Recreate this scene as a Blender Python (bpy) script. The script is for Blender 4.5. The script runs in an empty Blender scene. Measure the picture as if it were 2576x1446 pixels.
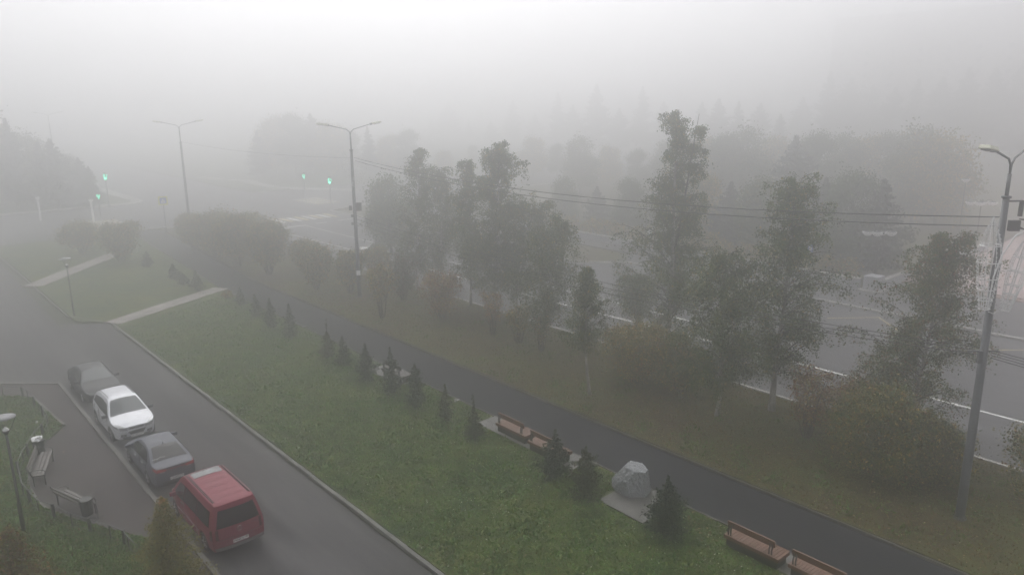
import bpy, bmesh, math, random
import numpy as np
from mathutils import Vector, Matrix
R = math.radians
S = bpy.context.scene
C = S.collection

# ------------------------------------------------------------------ camera
CF, CP, CR, CH = 2856/1.4913, R(13.83), R(-0.54), 15.0     # focal (px at 2575 wide), pitch, roll, height
c_, s_ = math.cos(CP), math.sin(CP)
FW = np.array([0, c_, -s_]); R0 = np.array([1., 0, 0]); U0 = np.array([0, s_, c_])
RT = math.cos(CR)*R0+math.sin(CR)*U0; UP = -math.sin(CR)*R0+math.cos(CR)*U0
cam = bpy.data.cameras.new('camera'); co = bpy.data.objects.new('camera', cam); C.objects.link(co)
m = Matrix.Identity(4)
for i in range(3):
    m[i][0] = RT[i]; m[i][1] = UP[i]; m[i][2] = -FW[i]
m[2][3] = CH
co.matrix_world = m
cam.sensor_width = 36; cam.lens = 36*CF/2575; cam.clip_end = 2000; cam.clip_start = .1
S.camera = co

# ------------------------------------------------------------------ world, sun, exposure
SUN_EL, SUN_AZ = R(51), R(-10)
w = bpy.data.worlds.new('World'); S.world = w; w.use_nodes = True
nt = w.node_tree; bg = nt.nodes['Background']
sky = nt.nodes.new('ShaderNodeTexSky'); sky.sky_type = 'NISHITA'; sky.sun_disc = False
sky.sun_elevation = SUN_EL; sky.sun_rotation = SUN_AZ; sky.dust_density = 5; sky.ozone_density = 1
hs = nt.nodes.new('ShaderNodeHueSaturation'); hs.inputs['Saturation'].default_value = .10
mixw = nt.nodes.new('ShaderNodeMixRGB'); mixw.inputs['Fac'].default_value = .65     # the cloud deck evens the sky out
mixw.inputs['Color2'].default_value = (7.1, 7.1, 7.25, 1)
nt.links.new(sky.outputs[0], hs.inputs['Color']); nt.links.new(hs.outputs[0], mixw.inputs['Color1'])
nt.links.new(mixw.outputs[0], bg.inputs['Color']); bg.inputs['Strength'].default_value = .105
sl = bpy.data.lights.new('sun', 'SUN'); sl.energy = 1.5; sl.angle = R(60); sl.color = (1, .98, .955)
so = bpy.data.objects.new('sun', sl); C.objects.link(so)
so.rotation_euler = (R(90)-SUN_EL, 0, math.pi-SUN_AZ)
S.view_settings.view_transform = 'Standard'; S.view_settings.look = 'None'
S.view_settings.gamma = 1; S.view_settings.use_curve_mapping = False
S.view_settings.exposure = 0.58
S.cycles.max_bounces = 8; S.cycles.volume_bounces = 4; S.cycles.diffuse_bounces = 3
S.cycles.glossy_bounces = 3; S.cycles.transparent_max_bounces = 8
FOG = 0.0145

# ------------------------------------------------------------------ placing helpers (photo frame 2575 wide -> real ground point)
def G(x, y, z=0.):
    d = FW*CF+RT*(x-1287.5)+UP*(723-y)
    t = (z-CH)/d[2]
    p = np.array([0, 0, CH])+d*t
    return Vector((p[0], p[1], z))
def PY(p):
    d = np.array(p)-np.array([0, 0, CH]); k = d@FW
    return 723-CF*(d@UP)/k
def HT(b, ty):
    lo, hi = 0., 60.
    for _ in range(40):
        mm = (lo+hi)/2
        if PY((b[0], b[1], mm)) > ty: lo = mm
        else: hi = mm
    return lo
AU = (-.6547, .7559); AV = (.7559, .6547)
def UV(u, v, z=0.): return Vector((AU[0]*u+AV[0]*v, AU[1]*u+AV[1]*v, z))
def uv_of(p): return AU[0]*p[0]+AU[1]*p[1], AV[0]*p[0]+AV[1]*p[1]
def GV(x, v):
    lo, hi = 300., 1440.
    for _ in range(50):
        mm = (lo+hi)/2
        if uv_of(G(x, mm))[1] > v: lo = mm
        else: hi = mm
    return G(x, lo)
HEAD = math.atan2(AU[1], AU[0])     # yaw of the boulevard's direction, away from the camera

# ------------------------------------------------------------------ materials
def mat(name, col, rough=.8, metal=0, noise=None, bump=None, spec=.5, alt=None, coord='Object', emit=None, coat=0, streak=None):
    m = bpy.data.materials.new(name); m.use_nodes = True
    n = m.node_tree; b = n.nodes['Principled BSDF']
    b.inputs['Base Color'].default_value = (*col, 1); b.inputs['Roughness'].default_value = rough
    b.inputs['Metallic'].default_value = metal; b.inputs['Specular IOR Level'].default_value = spec
    if coat: b.inputs['Coat Weight'].default_value = coat; b.inputs['Coat Roughness'].default_value = .08
    if emit: b.inputs['Emission Color'].default_value = (*emit[0], 1); b.inputs['Emission Strength'].default_value = emit[1]
    tc = n.nodes.new('ShaderNodeTexCoord'); mp = n.nodes.new('ShaderNodeMapping')
    n.links.new(tc.outputs[coord], mp.inputs[0])
    if streak == 'road':
        mp.vector_type = 'TEXTURE'; mp.inputs['Rotation'].default_value = (0, 0, math.atan2(.7559, -.6547)); mp.inputs['Scale'].default_value = (9, 1, 1)
    elif streak: mp.inputs['Scale'].default_value = streak
    cur = None
    if noise:
        for k, (sc, amt) in enumerate(noise):
            t = n.nodes.new('ShaderNodeTexNoise'); t.inputs['Scale'].default_value = sc; t.inputs['Detail'].default_value = 5
            t.inputs['Roughness'].default_value = .6
            n.links.new(mp.outputs[0], t.inputs['Vector'])
            r = n.nodes.new('ShaderNodeMapRange'); r.inputs[1].default_value = .3; r.inputs[2].default_value = .7
            n.links.new(t.outputs['Fac'], r.inputs[0])
            if k == 0 and alt:
                mx = n.nodes.new('ShaderNodeMixRGB'); mx.inputs[1].default_value = (*col, 1); mx.inputs[2].default_value = (*alt, 1)
                r.inputs[3].default_value = 0; r.inputs[4].default_value = amt
                n.links.new(r.outputs[0], mx.inputs[0]); cur = mx.outputs[0]
            else:
                mx = n.nodes.new('ShaderNodeMixRGB'); mx.blend_type = 'MULTIPLY'; mx.inputs[0].default_value = 1
                r.inputs[3].default_value = 1-amt; r.inputs[4].default_value = 1+amt
                if cur: n.links.new(cur, mx.inputs[1])
                else: mx.inputs[1].default_value = (*col, 1)
                n.links.new(r.outputs[0], mx.inputs[2]); cur = mx.outputs[0]
        n.links.new(cur, b.inputs['Base Color'])
    if bump:
        t = n.nodes.new('ShaderNodeTexNoise'); t.inputs['Scale'].default_value = bump[0]; t.inputs['Detail'].default_value = 6
        n.links.new(mp.outputs[0], t.inputs['Vector'])
        bp = n.nodes.new('ShaderNodeBump'); bp.inputs['Strength'].default_value = bump[1]; bp.inputs['Distance'].default_value = bump[2]
        n.links.new(t.outputs['Fac'], bp.inputs['Height']); n.links.new(bp.outputs[0], b.inputs['Normal'])
    return m
def leafmat(name, col, tr=.25):
    m = bpy.data.materials.new(name); m.use_nodes = True
    n = m.node_tree; b = n.nodes['Principled BSDF']; b.inputs['Roughness'].default_value = .65
    b.inputs['Specular IOR Level'].default_value = .25
    tc = n.nodes.new('ShaderNodeTexCoord'); t = n.nodes.new('ShaderNodeTexNoise'); t.inputs['Scale'].default_value = 1.6
    n.links.new(tc.outputs['Object'], t.inputs['Vector'])
    r = n.nodes.new('ShaderNodeMapRange'); r.inputs[1].default_value = .3; r.inputs[2].default_value = .7
    r.inputs[3].default_value = .72; r.inputs[4].default_value = 1.3; n.links.new(t.outputs['Fac'], r.inputs[0])
    mx = n.nodes.new('ShaderNodeMixRGB'); mx.blend_type = 'MULTIPLY'; mx.inputs[0].default_value = 1
    mx.inputs[1].default_value = (*col, 1); n.links.new(r.outputs[0], mx.inputs[2]); n.links.new(mx.outputs[0], b.inputs['Base Color'])
    if tr:
        tb = n.nodes.new('ShaderNodeBsdfTranslucent'); n.links.new(mx.outputs[0], tb.inputs[0])
        ms = n.nodes.new('ShaderNodeMixShader'); ms.inputs[0].default_value = tr
        n.links.new(b.outputs[0], ms.inputs[1]); n.links.new(tb.outputs[0], ms.inputs[2])
        n.links.new(ms.outputs[0], n.nodes['Material Output'].inputs['Surface'])
    return m
M = dict(
 road=mat('road', (.085, .084, .088), .8, spec=.2, noise=[(.5, .3), (2.2, .15), (14, .08)], bump=(90, .3, .01), streak='road'),
 drive=mat('drive', (.052, .050, .050), .8, spec=.2, noise=[(.45, .36), (1.8, .2), (12, .1)], bump=(80, .3, .01), streak='road'),
 path=mat('path', (.018, .018, .021), .8, spec=.15, noise=[(.7, .2), (12, .12)], bump=(110, .35, .01), streak='road'),
 yard=mat('yard', (.052, .045, .044), .8, spec=.15, noise=[(.5, .16), (8, .1)], bump=(80, .3, .01)),
 kerb=mat('kerb', (.115, .11, .102), .85, noise=[(1.3, .35), (14, .2)], bump=(30, .4, .02)),
 kerbdark=mat('kerbdark', (.075, .07, .062), .9, noise=[(1.1, .5), (9, .25)]),
 slab=mat('slab', (.13, .125, .12), .85, noise=[(1.2, .25), (20, .12)], bump=(40, .3, .01)),
 palekerb=mat('palekerb', (.34, .33, .31), .85, noise=[(1.3, .25), (14, .15)]),
 paint=mat('paint', (.62, .62, .6), .7, noise=[(3, .18), (25, .15)]),
 yellowpaint=mat('yellowpaint', (.50, .42, .2), .7, noise=[(3, .25), (25, .15)]),
 lawn=mat('lawn', (.025, .050, .013), .95, noise=[(.30, .95), (1.6, .4), (7, .3), (24, .3)], alt=(.078, .088, .020), bump=(18, .9, .06), spec=.15),
 verge=mat('verge', (.052, .036, .018), .95, noise=[(.22, .95), (1.7, .4), (20, .35)], alt=(.068, .078, .022), bump=(18, .8, .05), spec=.15),
 ground=mat('groundm', (.032, .042, .02), .95, noise=[(.1, .6), (1.4, .25)], alt=(.05, .045, .025), spec=.15),
 plaza=mat('plazam', (.36, .25, .23), .8, noise=[(.15, .7), (3, .1)], alt=(.33, .30, .30)),
 granite=mat('granite', (.30, .30, .32), .7, noise=[(1.5, .15), (30, .12)]),
 rockm=mat('rockm', (.26, .27, .285), .9, noise=[(2.6, .55), (14, .4)], alt=(.13, .13, .125), bump=(7, 1., .08)),
 rockslab=mat('rockslab', (.085, .08, .076), .7, noise=[(1.5, .3), (12, .15)]),
 wood=mat('wood', (.12, .052, .028), .55, noise=[(3, .25), (30, .25)]),
 greywood=mat('greywood', (.10, .09, .085), .7, noise=[(3, .25), (30, .2)]),
 black=mat('black', (.012, .012, .012), .5), rubber=mat('rubber', (.016, .016, .016), .85, noise=[(8, .2)]),
 iron=mat('iron', (.022, .021, .02), .55, metal=.2),
 steel=mat('steel', (.085, .09, .096), .5, metal=.35, noise=[(1.2, .3), (12, .15)]),
 steeldark=mat('steeldark', (.07, .072, .075), .6, metal=.2, noise=[(1.2, .3)]),
 lampgrey=mat('lampgrey', (.5, .5, .4), .5), lampunder=mat('lampunder', (.2, .2, .18), .3),
 white=mat('whitem', (.75, .75, .75), .5), decor=mat('decorm', (.62, .62, .62), .5),
 globe=mat('globem', (.8, .8, .8), .35), wire=mat('wirem', (.02, .02, .022), .6),
 birch=mat('birchbark', (.40, .38, .35), .8, noise=[(3.2, .95), (18, .2)], alt=(.045, .04, .036), streak=(1, 1, .45)),
 bark=mat('barkm', (.045, .036, .03), .9, noise=[(7, .3)]),
 glass=mat('glassm', (.015, .017, .018), .12, spec=.45), tint=mat('tintm', (.006, .006, .007), .2, spec=.3),
 wind=mat('windm', (.045, .055, .06), .1, spec=.6),
 red=mat('redpaint', (.15, .003, .018), .5, coat=.08, spec=.3, noise=[(1.5, .06)]),
 groove=mat('groove', (.10, .004, .010), .5),
 silver=mat('silverpaint', (.48, .49, .52), .38, metal=.25, coat=.4, noise=[(1.5, .04)]),
 grey=mat('greypaint', (.055, .06, .078), .5, metal=.1, coat=.1, spec=.35, noise=[(1.5, .05)]),
 darkcar=mat('darkpaint', (.018, .019, .022), .5, metal=.0, coat=.08, spec=.3, noise=[(1.5, .05)]),
 rim=mat('rimm', (.35, .35, .36), .3, metal=.8), chrome=mat('chromem', (.65, .65, .67), .15, metal=.9),
 plastic=mat('plasticm', (.03, .03, .032), .6), greyplastic=mat('greyplasticm', (.09, .09, .09), .6),
 redlamp=mat('redlampm', (.32, .012, .008), .15, coat=1), darkred=mat('darkredm', (.06, .004, .006), .15, coat=1),
 headlamp=mat('headlampm', (.42, .43, .44), .12, metal=.4, coat=1), plate=mat('platem', (.66, .66, .64), .5),
 ink=mat('inkm', (.015, .015, .02), .6),
 bluesign=mat('bluesignm', (.03, .10, .42), .5), yellowsign=mat('yellowsignm', (.62, .6, .05), .5),
 greenlight=mat('greenlightm', (.05, .5, .35), .5, emit=((.12, 1, .6), 6.5)),
 wallm=mat('wallm', (.40, .37, .36), .9, noise=[(.3, .12), (3, .06)]), roofm=mat('roofm', (.1, .1, .1), .9),
 bag=mat('bagm', (.72, .72, .72), .6),
 leafdark=leafmat('leafdark', (.048, .078, .022)), leafmid=leafmat('leafmid', (.080, .118, .028)),
 leafolive=leafmat('leafolive', (.16, .145, .03)), leafyellow=leafmat('leafyellow', (.36, .25, .045)),
 leafrust=leafmat('leafrust', (.24, .11, .035)), leafbrown=leafmat('leafbrown', (.12, .075, .035)),
 needle=leafmat('needle', (.022, .036, .018), .08), needle2=leafmat('needle2', (.055, .066, .026), .1),
 needlebrown=leafmat('needlebrown', (.06, .045, .022), .1),
 larch=leafmat('larch', (.17, .15, .035), .2), larchgold=leafmat('larchgold', (.33, .18, .04), .2),
 blade1=leafmat('blade1', (.075, .145, .03), .15), blade2=leafmat('blade2', (.13, .16, .04), .15),
 blade3=leafmat('blade3', (.15, .10, .035), .15), flower=mat('flowerm', (.62, .62, .52), .7),
 leaf1=mat('fallen1', (.30, .20, .09), .8), leaf2=mat('fallen2', (.42, .34, .22), .8), leaf3=mat('fallen3', (.12, .05, .025), .8),
)

# ------------------------------------------------------------------ mesh builder
class MB:
    def __init__(s): s.v = []; s.f = []; s.mi = []; s.cur = 0
    def mt(s, i): s.cur = i; return s
    def add(s, vs, fs):
        o = len(s.v); s.v += [tuple(p) for p in vs]; s.f += [tuple(o+i for i in f) for f in fs]; s.mi += [s.cur]*len(fs); return s
    def box(s, c, d, rz=0, M4=None, taper=1.):
        vs = []
        for dz in (-.5, .5):
            t = taper if dz > 0 else 1
            for dx, dy in ((-.5, -.5), (.5, -.5), (.5, .5), (-.5, .5)):
                p = Vector((dx*d[0]*t, dy*d[1]*t, dz*d[2]))
                if rz: p = Matrix.Rotation(rz, 3, 'Z') @ p
                p = p+Vector(c)
                if M4: p = M4 @ p
                vs.append(p)
        return s.add(vs, [(0, 3, 2, 1), (4, 5, 6, 7), (0, 1, 5, 4), (1, 2, 6, 5), (2, 3, 7, 6), (3, 0, 4, 7)])
    def bar(s, a, b, w_, h_):
        a = Vector(a); b = Vector(b); d = (b-a).normalized()
        up = Vector((0, 0, 1)) if abs(d.z) < .95 else Vector((1, 0, 0))
        x = d.cross(up).normalized(); y = x.cross(d)
        vs = [p+x*(i*w_/2)+y*(j*h_/2) for p in (a, b) for i, j in ((-1, -1), (1, -1), (1, 1), (-1, 1))]
        return s.add(vs, [(0, 3, 2, 1), (4, 5, 6, 7), (0, 1, 5, 4), (1, 2, 6, 5), (2, 3, 7, 6), (3, 0, 4, 7)])
    def tube(s, pts, rad, n=6, caps=True):
        pts = [Vector(p) for p in pts]
        if not hasattr(rad, '__len__'): rad = [rad]*len(pts)
        vs = []; px = None
        for i, p in enumerate(pts):
            d = (pts[min(i+1, len(pts)-1)]-pts[max(i-1, 0)])
            d = d.normalized() if d.length > 1e-9 else Vector((0, 0, 1))
            if px is None:
                px = d.cross(Vector((0, 0, 1)) if abs(d.z) < .9 else Vector((1, 0, 0))).normalized()
            else:
                px = (px-d*px.dot(d)); px = px.normalized() if px.length > 1e-6 else d.orthogonal().normalized()
            py = d.cross(px)
            vs += [p+(px*math.cos(2*math.pi*k/n)+py*math.sin(2*math.pi*k/n))*rad[i] for k in range(n)]
        fs = [(i*n+k, i*n+(k+1) % n, (i+1)*n+(k+1) % n, (i+1)*n+k) for i in range(len(pts)-1) for k in range(n)]
        if caps: fs += [tuple(range(n-1, -1, -1)), tuple((len(pts)-1)*n+k for k in range(n))]
        return s.add(vs, fs)
    def lathe(s, prof, c=(0, 0, 0), n=16, M3=None):
        vs = []
        for r, z in prof:
            for k in range(n):
                p = Vector((r*math.cos(2*math.pi*k/n), r*math.sin(2*math.pi*k/n), z))
                if M3: p = M3 @ p
                vs.append(p+Vector(c))
        fs = [(i*n+k, i*n+(k+1) % n, (i+1)*n+(k+1) % n, (i+1)*n+k) for i in range(len(prof)-1) for k in range(n)]
        fs += [tuple(range(n-1, -1, -1)), tuple((len(prof)-1)*n+k for k in range(n))]
        return s.add(vs, fs)
    def prism(s, poly, z0, z1):
        n = len(poly); vs = [(p[0], p[1], z0) for p in poly]+[(p[0], p[1], z1) for p in poly]
        a = sum(poly[i][0]*poly[(i+1) % n][1]-poly[(i+1) % n][0]*poly[i][1] for i in range(n))
        r = range(n)
        if a > 0: fs = [tuple(reversed(r)), tuple(n+i for i in r)]+[(i, (i+1) % n, n+(i+1) % n, n+i) for i in r]
        else: fs = [tuple(r), tuple(n+i for i in reversed(r))]+[((i+1) % n, i, n+i, n+(i+1) % n) for i in r]
        return s.add(vs, fs)
    def build(s, name, mats, parent=None, smooth=False, bevel=0, mod=None):
        me = bpy.data.meshes.new(name); me.from_pydata([tuple(p) for p in s.v], [], s.f)
        if not isinstance(mats, (list, tuple)): mats = [mats]
        for m_ in mats: me.materials.append(M[m_] if isinstance(m_, str) else m_)
        me.polygons.foreach_set('material_index', s.mi)
        if smooth: me.polygons.foreach_set('use_smooth', [True]*len(s.f))
        me.update()
        o = bpy.data.objects.new(name, me); C.objects.link(o)
        if parent: o.parent = parent
        if bevel:
            b = o.modifiers.new('b', 'BEVEL'); b.width = bevel; b.segments = 2; b.limit_method = 'ANGLE'
        return o
def tag(o, label=None, cat=None, group=None, kind=None):
    if label: o['label'] = label
    if cat: o['category'] = cat
    if group: o['group'] = group
    if kind: o['kind'] = kind
    return o
def thing(name, loc, rz=0, label=None, cat=None, group=None):
    o = bpy.data.objects.new(name, None); C.objects.link(o); o.location = loc; o.rotation_euler = (0, 0, rz)
    o.empty_display_size = .2
    return tag(o, label, cat, group)
def dup(root, loc, rz=0, sc=1, label=None, group=None):
    r = root.copy(); C.objects.link(r); r.location = loc; r.rotation_euler = (0, 0, rz); r.scale = (sc, sc, sc)
    if label: r['label'] = label
    if group: r['group'] = group
    for ch in list(root.children):
        c = ch.copy(); C.objects.link(c); c.parent = r
        for g in ch.children:
            d = g.copy(); C.objects.link(d); d.parent = c
    return r
def struct(name, mb, m_, smooth=False): return tag(mb.build(name, m_, smooth=smooth), kind='structure')

# ------------------------------------------------------------------ setting
b = MB(); b.prism([(-380, -60), (380, -60), (380, 520), (-380, 520)], -.5, -.03); struct('ground', b, 'ground')
LZ = .09   # lawn level above the asphalt
def uvpoly(pts): return [UV(u, v) for u, v in pts]
def sheet(name, pts, z, m_, th=.02):
    b = MB(); b.prism(pts, z-th, z); return struct(name, b, m_)
sheet('driveway', uvpoly([(-20, 7.0), (-20, 12.4), (57.4, 12.2), (60.3, 8.8), (62.5, 4.5), (64, -25), (50, -25), (46.4, 7.0)]), .0, 'drive')
sheet('side_path', uvpoly([(59.8, 9.5), (61.5, 6.4), (99, 6.8), (99, 10.2)]), .004, 'drive')
sheet('yard', [G(-900, 966), G(148, 966)]+uvpoly([(46.4, 7.0), (-20, 7.0), (-20, -30)]), .006, 'yard')
sheet('walkway', uvpoly([(-20, 22), (-20, 25), (62, 25), (70, 25.6), (99, 27.8), (99, 24.8), (70, 22.7), (62, 22)]), .012, 'path')
sheet('road', uvpoly([(-60, 34.4), (-60, 54), (46, 54), (50, 50.8), (99, 50.8), (102, 70), (102, 160), (126, 160), (126, 60), (129, 50.8), (330, 50.8), (330, 34.4), (130, 34.4), (126, 30), (126, -90), (99, -90), (99, 30), (96, 34.4)]), .0, 'road')
sheet('pavement', uvpoly([(-60, 54.25), (-60, 64), (25, 64), (25, 60), (46, 60), (70, 60), (70, 57.5), (48.5, 57.5), (46.2, 54.25)]), .13, 'road', .14)
sheet('plaza', uvpoly([(-60, 64.6), (-60, 118), (25.2, 118), (25.2, 64.6)]), .3, 'plaza', .3)
b = MB(); b.prism(uvpoly([(-60, 64.02), (-60, 64.58), (25, 64.58), (25, 64.02)]), -.1, .22); struct('plaza_step', b, mat('stepm', (.26, .17, .14), .8, noise=[(2, .3)]))
# lawns
LAWN = uvpoly([(-20, 12.65), (57.2, 12.5), (59.6, 10.6), (97.5, 10.6), (97.5, 24.4), (70, 22.45), (62, 21.8), (-20, 21.8)])
VERGE = uvpoly([(-20, 25.2), (62, 25.2), (70, 25.8), (96, 28.0), (96, 32), (94, 34.15), (-20, 34.15)])
sheet('lawn', LAWN, LZ, 'lawn', .14)
sheet('verge', VERGE, LZ, 'verge', .14)
sheet('left_lawn', uvpoly([(62, 6.2), (97.5, 6.5), (97.5, -60), (64.5, -60), (64.2, -20), (63, 4)]), LZ, 'lawn', .14)
q = 1/1.4913
YL = [(-500, 1488), (0, 1488), (90, 1490), (126, 1498), (240, 1598), (190, 1644), (160, 1656), (125, 1705), (110, 1755), (107, 1818), (143, 1884), (183, 1914), (260, 1944), (342, 1968), (420, 1992), (509, 2011), (603, 2025), (680, 2085), (740, 2180), (700, 2500), (-1500, 2500)]
YARDLAWN = [G(x*q, y*q) for x, y in YL]
sheet('yard_lawn', YARDLAWN, LZ-.02, 'lawn', .12)
sheet('island', uvpoly([(49, 51.0), (98, 51.0), (98, 57.2), (49.2, 57.2), (47.0, 54.4)]), LZ, 'verge', .14)
sheet('far_verge', uvpoly([(26.2, 60.3), (98, 60.3), (98, 150), (26.2, 150)]), LZ, 'verge', .14)
sheet('corner_lawn', uvpoly([(128, 52), (300, 52), (300, 150), (128, 150)]), LZ, 'lawn', .14)
sheet('far_lawn', uvpoly([(128, 33), (300, 33), (300, -90), (128, -90)]), LZ, 'lawn', .14)
# kerbs
def kerb(name, pts, wid=.15, h=.12, m_='kerb', seg=1.0, seed=1):
    rnd = random.Random(seed); b = MB()
    pts = [Vector((p[0], p[1], 0)) for p in pts]
    for a, c in zip(pts[:-1], pts[1:]):
        d = c-a; L = d.length; n = max(1, round(L/seg)) if L < 120 else max(1, round(L/3)); d.normalize()
        rz = math.atan2(d.y, d.x); nn = Vector((-d.y, d.x, 0))
        for i in range(n):
            hh = h+rnd.uniform(-.012, .008); o = nn*rnd.uniform(-.008, .008)
            cc = a+d*((i+.5)*L/n)+o
            b.box((cc.x, cc.y, hh/2-.08), (L/n-.012, wid, hh+.16), rz)
    return struct(name, b, m_)
kerb('kerb', uvpoly([(-20, 12.52), (57.2, 12.36)]), seed=2)
kerb('kerb', uvpoly([(57.3, 12.3), (61.3, 10.45), (99, 10.4)]), seed=3, wid=.1, h=.11)
kerb('kerb', uvpoly([(-20, 7.0), (46.4, 7.0)]), wid=.16, h=.11, seed=4)
kerb('kerb', [G(-500, 966), G(148, 966)], wid=.14, h=.08, seed=5)
kerb('kerb', uvpoly([(-20, 21.9), (62, 21.9), (70, 22.55), (99, 24.65)]), wid=.08, h=.095, seed=6, m_='kerbdark')
kerb('kerb', uvpoly([(-20, 25.1), (62, 25.1), (70, 25.7), (96, 27.9)]), wid=.06, h=.09, seed=7, m_='kerbdark')
kerb('kerb', uvpoly([(-30, 34.28), (94, 34.28), (97.5, 31.5), (99, 26)]), wid=.18, h=.14, seed=8, m_='palekerb')
kerb('kerb', uvpoly([(-40, 54.12), (46, 54.12), (49, 50.9), (98, 50.9), (101, 60), (101.5, 120)]), wid=.22, h=.15, seed=9, m_='palekerb')
kerb('kerb', uvpoly([(62.2, -30), (62, 4), (61.2, 6.2), (98, 6.5), (98.8, 7)]), wid=.1, h=.1, seed=10)
kerb('kerb', uvpoly([(127, 8), (127, 33), (130, 34.2), (200, 34.2)]), wid=1.5, h=.12, seed=11, m_='palekerb')
kerb('kerb', [G(x, y) for x, y in [(500, 447), (560, 452), (620, 455), (650, 464), (700, 473), (760, 475), (830, 476), (900, 479)]], wid=2.2, h=.1, seed=12, m_='palekerb')
b = MB()
kerb('kerb', [G(x*q, y*q) for x, y in [(118, 1490), (150, 1515), (240, 1598)]], wid=.12, h=.1, seed=13)
kerb('kerb', [G(x*q, y*q) for x, y in [(190, 1644), (160, 1656), (125, 1705), (110, 1755), (107, 1818), (143, 1884), (183, 1914), (260, 1944), (342, 1968)]], wid=.09, h=.08, seed=14, seg=.6)
# slab footpaths across the lawn
def slabpath(a, b_, width, z, seed, name='footpath'):
    rnd = random.Random(seed); b = MB(); a = Vector(a); b_ = Vector(b_); d = b_-a; L = d.length; d.normalize(); nn = Vector((-d.y, d.x, 0))
    n = round(L/.75); rz = math.atan2(d.y, d.x)
    for i in range(n):
        for k in (0, 1):
            c = a+d*((i+.5)*L/n)+nn*((k-.5)*width/2)
            b.box((c.x, c.y, z-.05+rnd.uniform(-.006, .006)), (L/n-.02, width/2-.02, .1), rz+rnd.uniform(-.01, .01))
    return struct(name, b, 'slabfoot')
M['slabfoot'] = mat('slabfoot', (.20, .18, .168), .85, noise=[(.8, .35), (6, .2)])
slabpath(UV(57.0, 12.4), UV(62.1, 21.9), 1.5, LZ+.03, 1)
slabpath(UV(73.8, 10.4), UV(85.5, 20.5), 1.7, LZ+.03, 2)
# road paint
def line(pts, wd, m_='paint', z=.004, dash=None, name='road_marking'):
    b = MB(); pts = [Vector((p[0], p[1], 0)) for p in pts]
    for a, c in zip(pts[:-1], pts[1:]):
        d = c-a; L = d.length; d.normalize(); nn = Vector((-d.y, d.x, 0))*wd/2
        segs = [(0, L)] if not dash else [(k, min(k+dash[0], L)) for k in np.arange(0, L, dash[0]+dash[1])]
        for s0, s1 in segs:
            p, q_ = a+d*s0, a+d*s1
            b.prism([p-nn, q_-nn, q_+nn, p+nn], z-.003, z)
    return struct(name, b, m_)
line(uvpoly([(-20, 40.3), (20, 40.0), (40, 39.2), (58, 38.9)]), .16)
line(uvpoly([(62, 38.7), (88, 37.9)]), .14)
line(uvpoly([(64.5, 42.3), (88, 42.3)]), .14)
line(uvpoly([(29.5, 42.5), (34.4, 42.5)]), .14)
line(uvpoly([(35.8, 42.5), (62, 42.3)]), .14, dash=(4.2, 1.8))
line([G(1060, 615), G(986, 606)], .22)
line(uvpoly([(88.2, 38.2), (88.4, 42.5)]), .4); line(uvpoly([(88.6, 44), (88.7, 45.5)]), .35); line(uvpoly([(88.9, 47.2), (89, 49.2)]), .35)
b = MB()      # lane arrow
b.prism([G(903, 627), G(906, 621), G(935, 622), G(978, 632.5), G(975, 634.5), G(930, 625.5)], .001, .005); struct('road_marking', b, 'paint')
for k in range(13):     # crossing over the boulevard
    line(uvpoly([(92, 36.2+k*1.05), (96, 36.2+k*1.05)]), .5, 'paint' if k % 2 else 'yellowpaint', z=.0045)
for k in range(11):     # crossing over the side street
    line(uvpoly([(101.2+k*.95, 21.6), (101.2+k*.95, 26.2)]), .5, 'paint' if k % 2 else 'yellowpaint', z=.0045)
for k in range(8):
    line(uvpoly([(106+k*1.0, 52.5), (106+k*1.0, 56.8)]), .5, 'paint' if k % 2 else 'yellowpaint', z=.0045)
zz = [UV(34, 52.6), UV(31, 51.4), UV(25.7, 52.8), UV(23.6, 51.4), UV(19, 52.8), UV(15, 51.4), UV(10.5, 52.8)]
line([G(2080, 800), G(2210, 798), G(2245, 822), G(2330, 880)], .1, 'yellowpaint'); line([G(2460, 880), G(2640, 880)], .1, 'yellowpaint')
# ------------------------------------------------------------------ parapet, pedestal
def parapet(a, b_, label):
    t = thing('parapet', a, 0, label, 'low wall'); d = Vector(b_)-Vector(a); L = d.length; rz = math.atan2(d.y, d.x)
    t.rotation_euler = (0, 0, rz)
    b = MB(); b.box((L/2, 0, .27), (L, .34, .8)); b.build('wall', 'granite', t)
    b = MB(); n = round(L/2)
    for i in range(n): b.box(((i+.5)*L/n, 0, .72), (L/n-.01, .46, .1))
    b.build('coping', 'palekerb', t, bevel=.01)
parapet(UV(26.6, 59.95, .1), UV(97, 59.95, .1), 'long low pale granite wall along the far side of the boulevard, under the trees')
parapet(UV(25.2, 60.6, .1), UV(25.2, 84, .1), 'low pale granite wall running away from the boulevard beside the pink plaza')
t = thing('pedestal', UV(25.4, 59.7, .1), HEAD, 'square granite block at the corner where the two low walls meet', 'pedestal')
b = MB(); b.box((0, 0, .62), (1.15, 1.15, 1.25)); b.build('block', 'granite', t, bevel=.015)
b = MB(); b.box((0, 0, .06), (1.7, 1.7, .16)); b.build('plinth', 'palekerb', t, bevel=.015)

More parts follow.
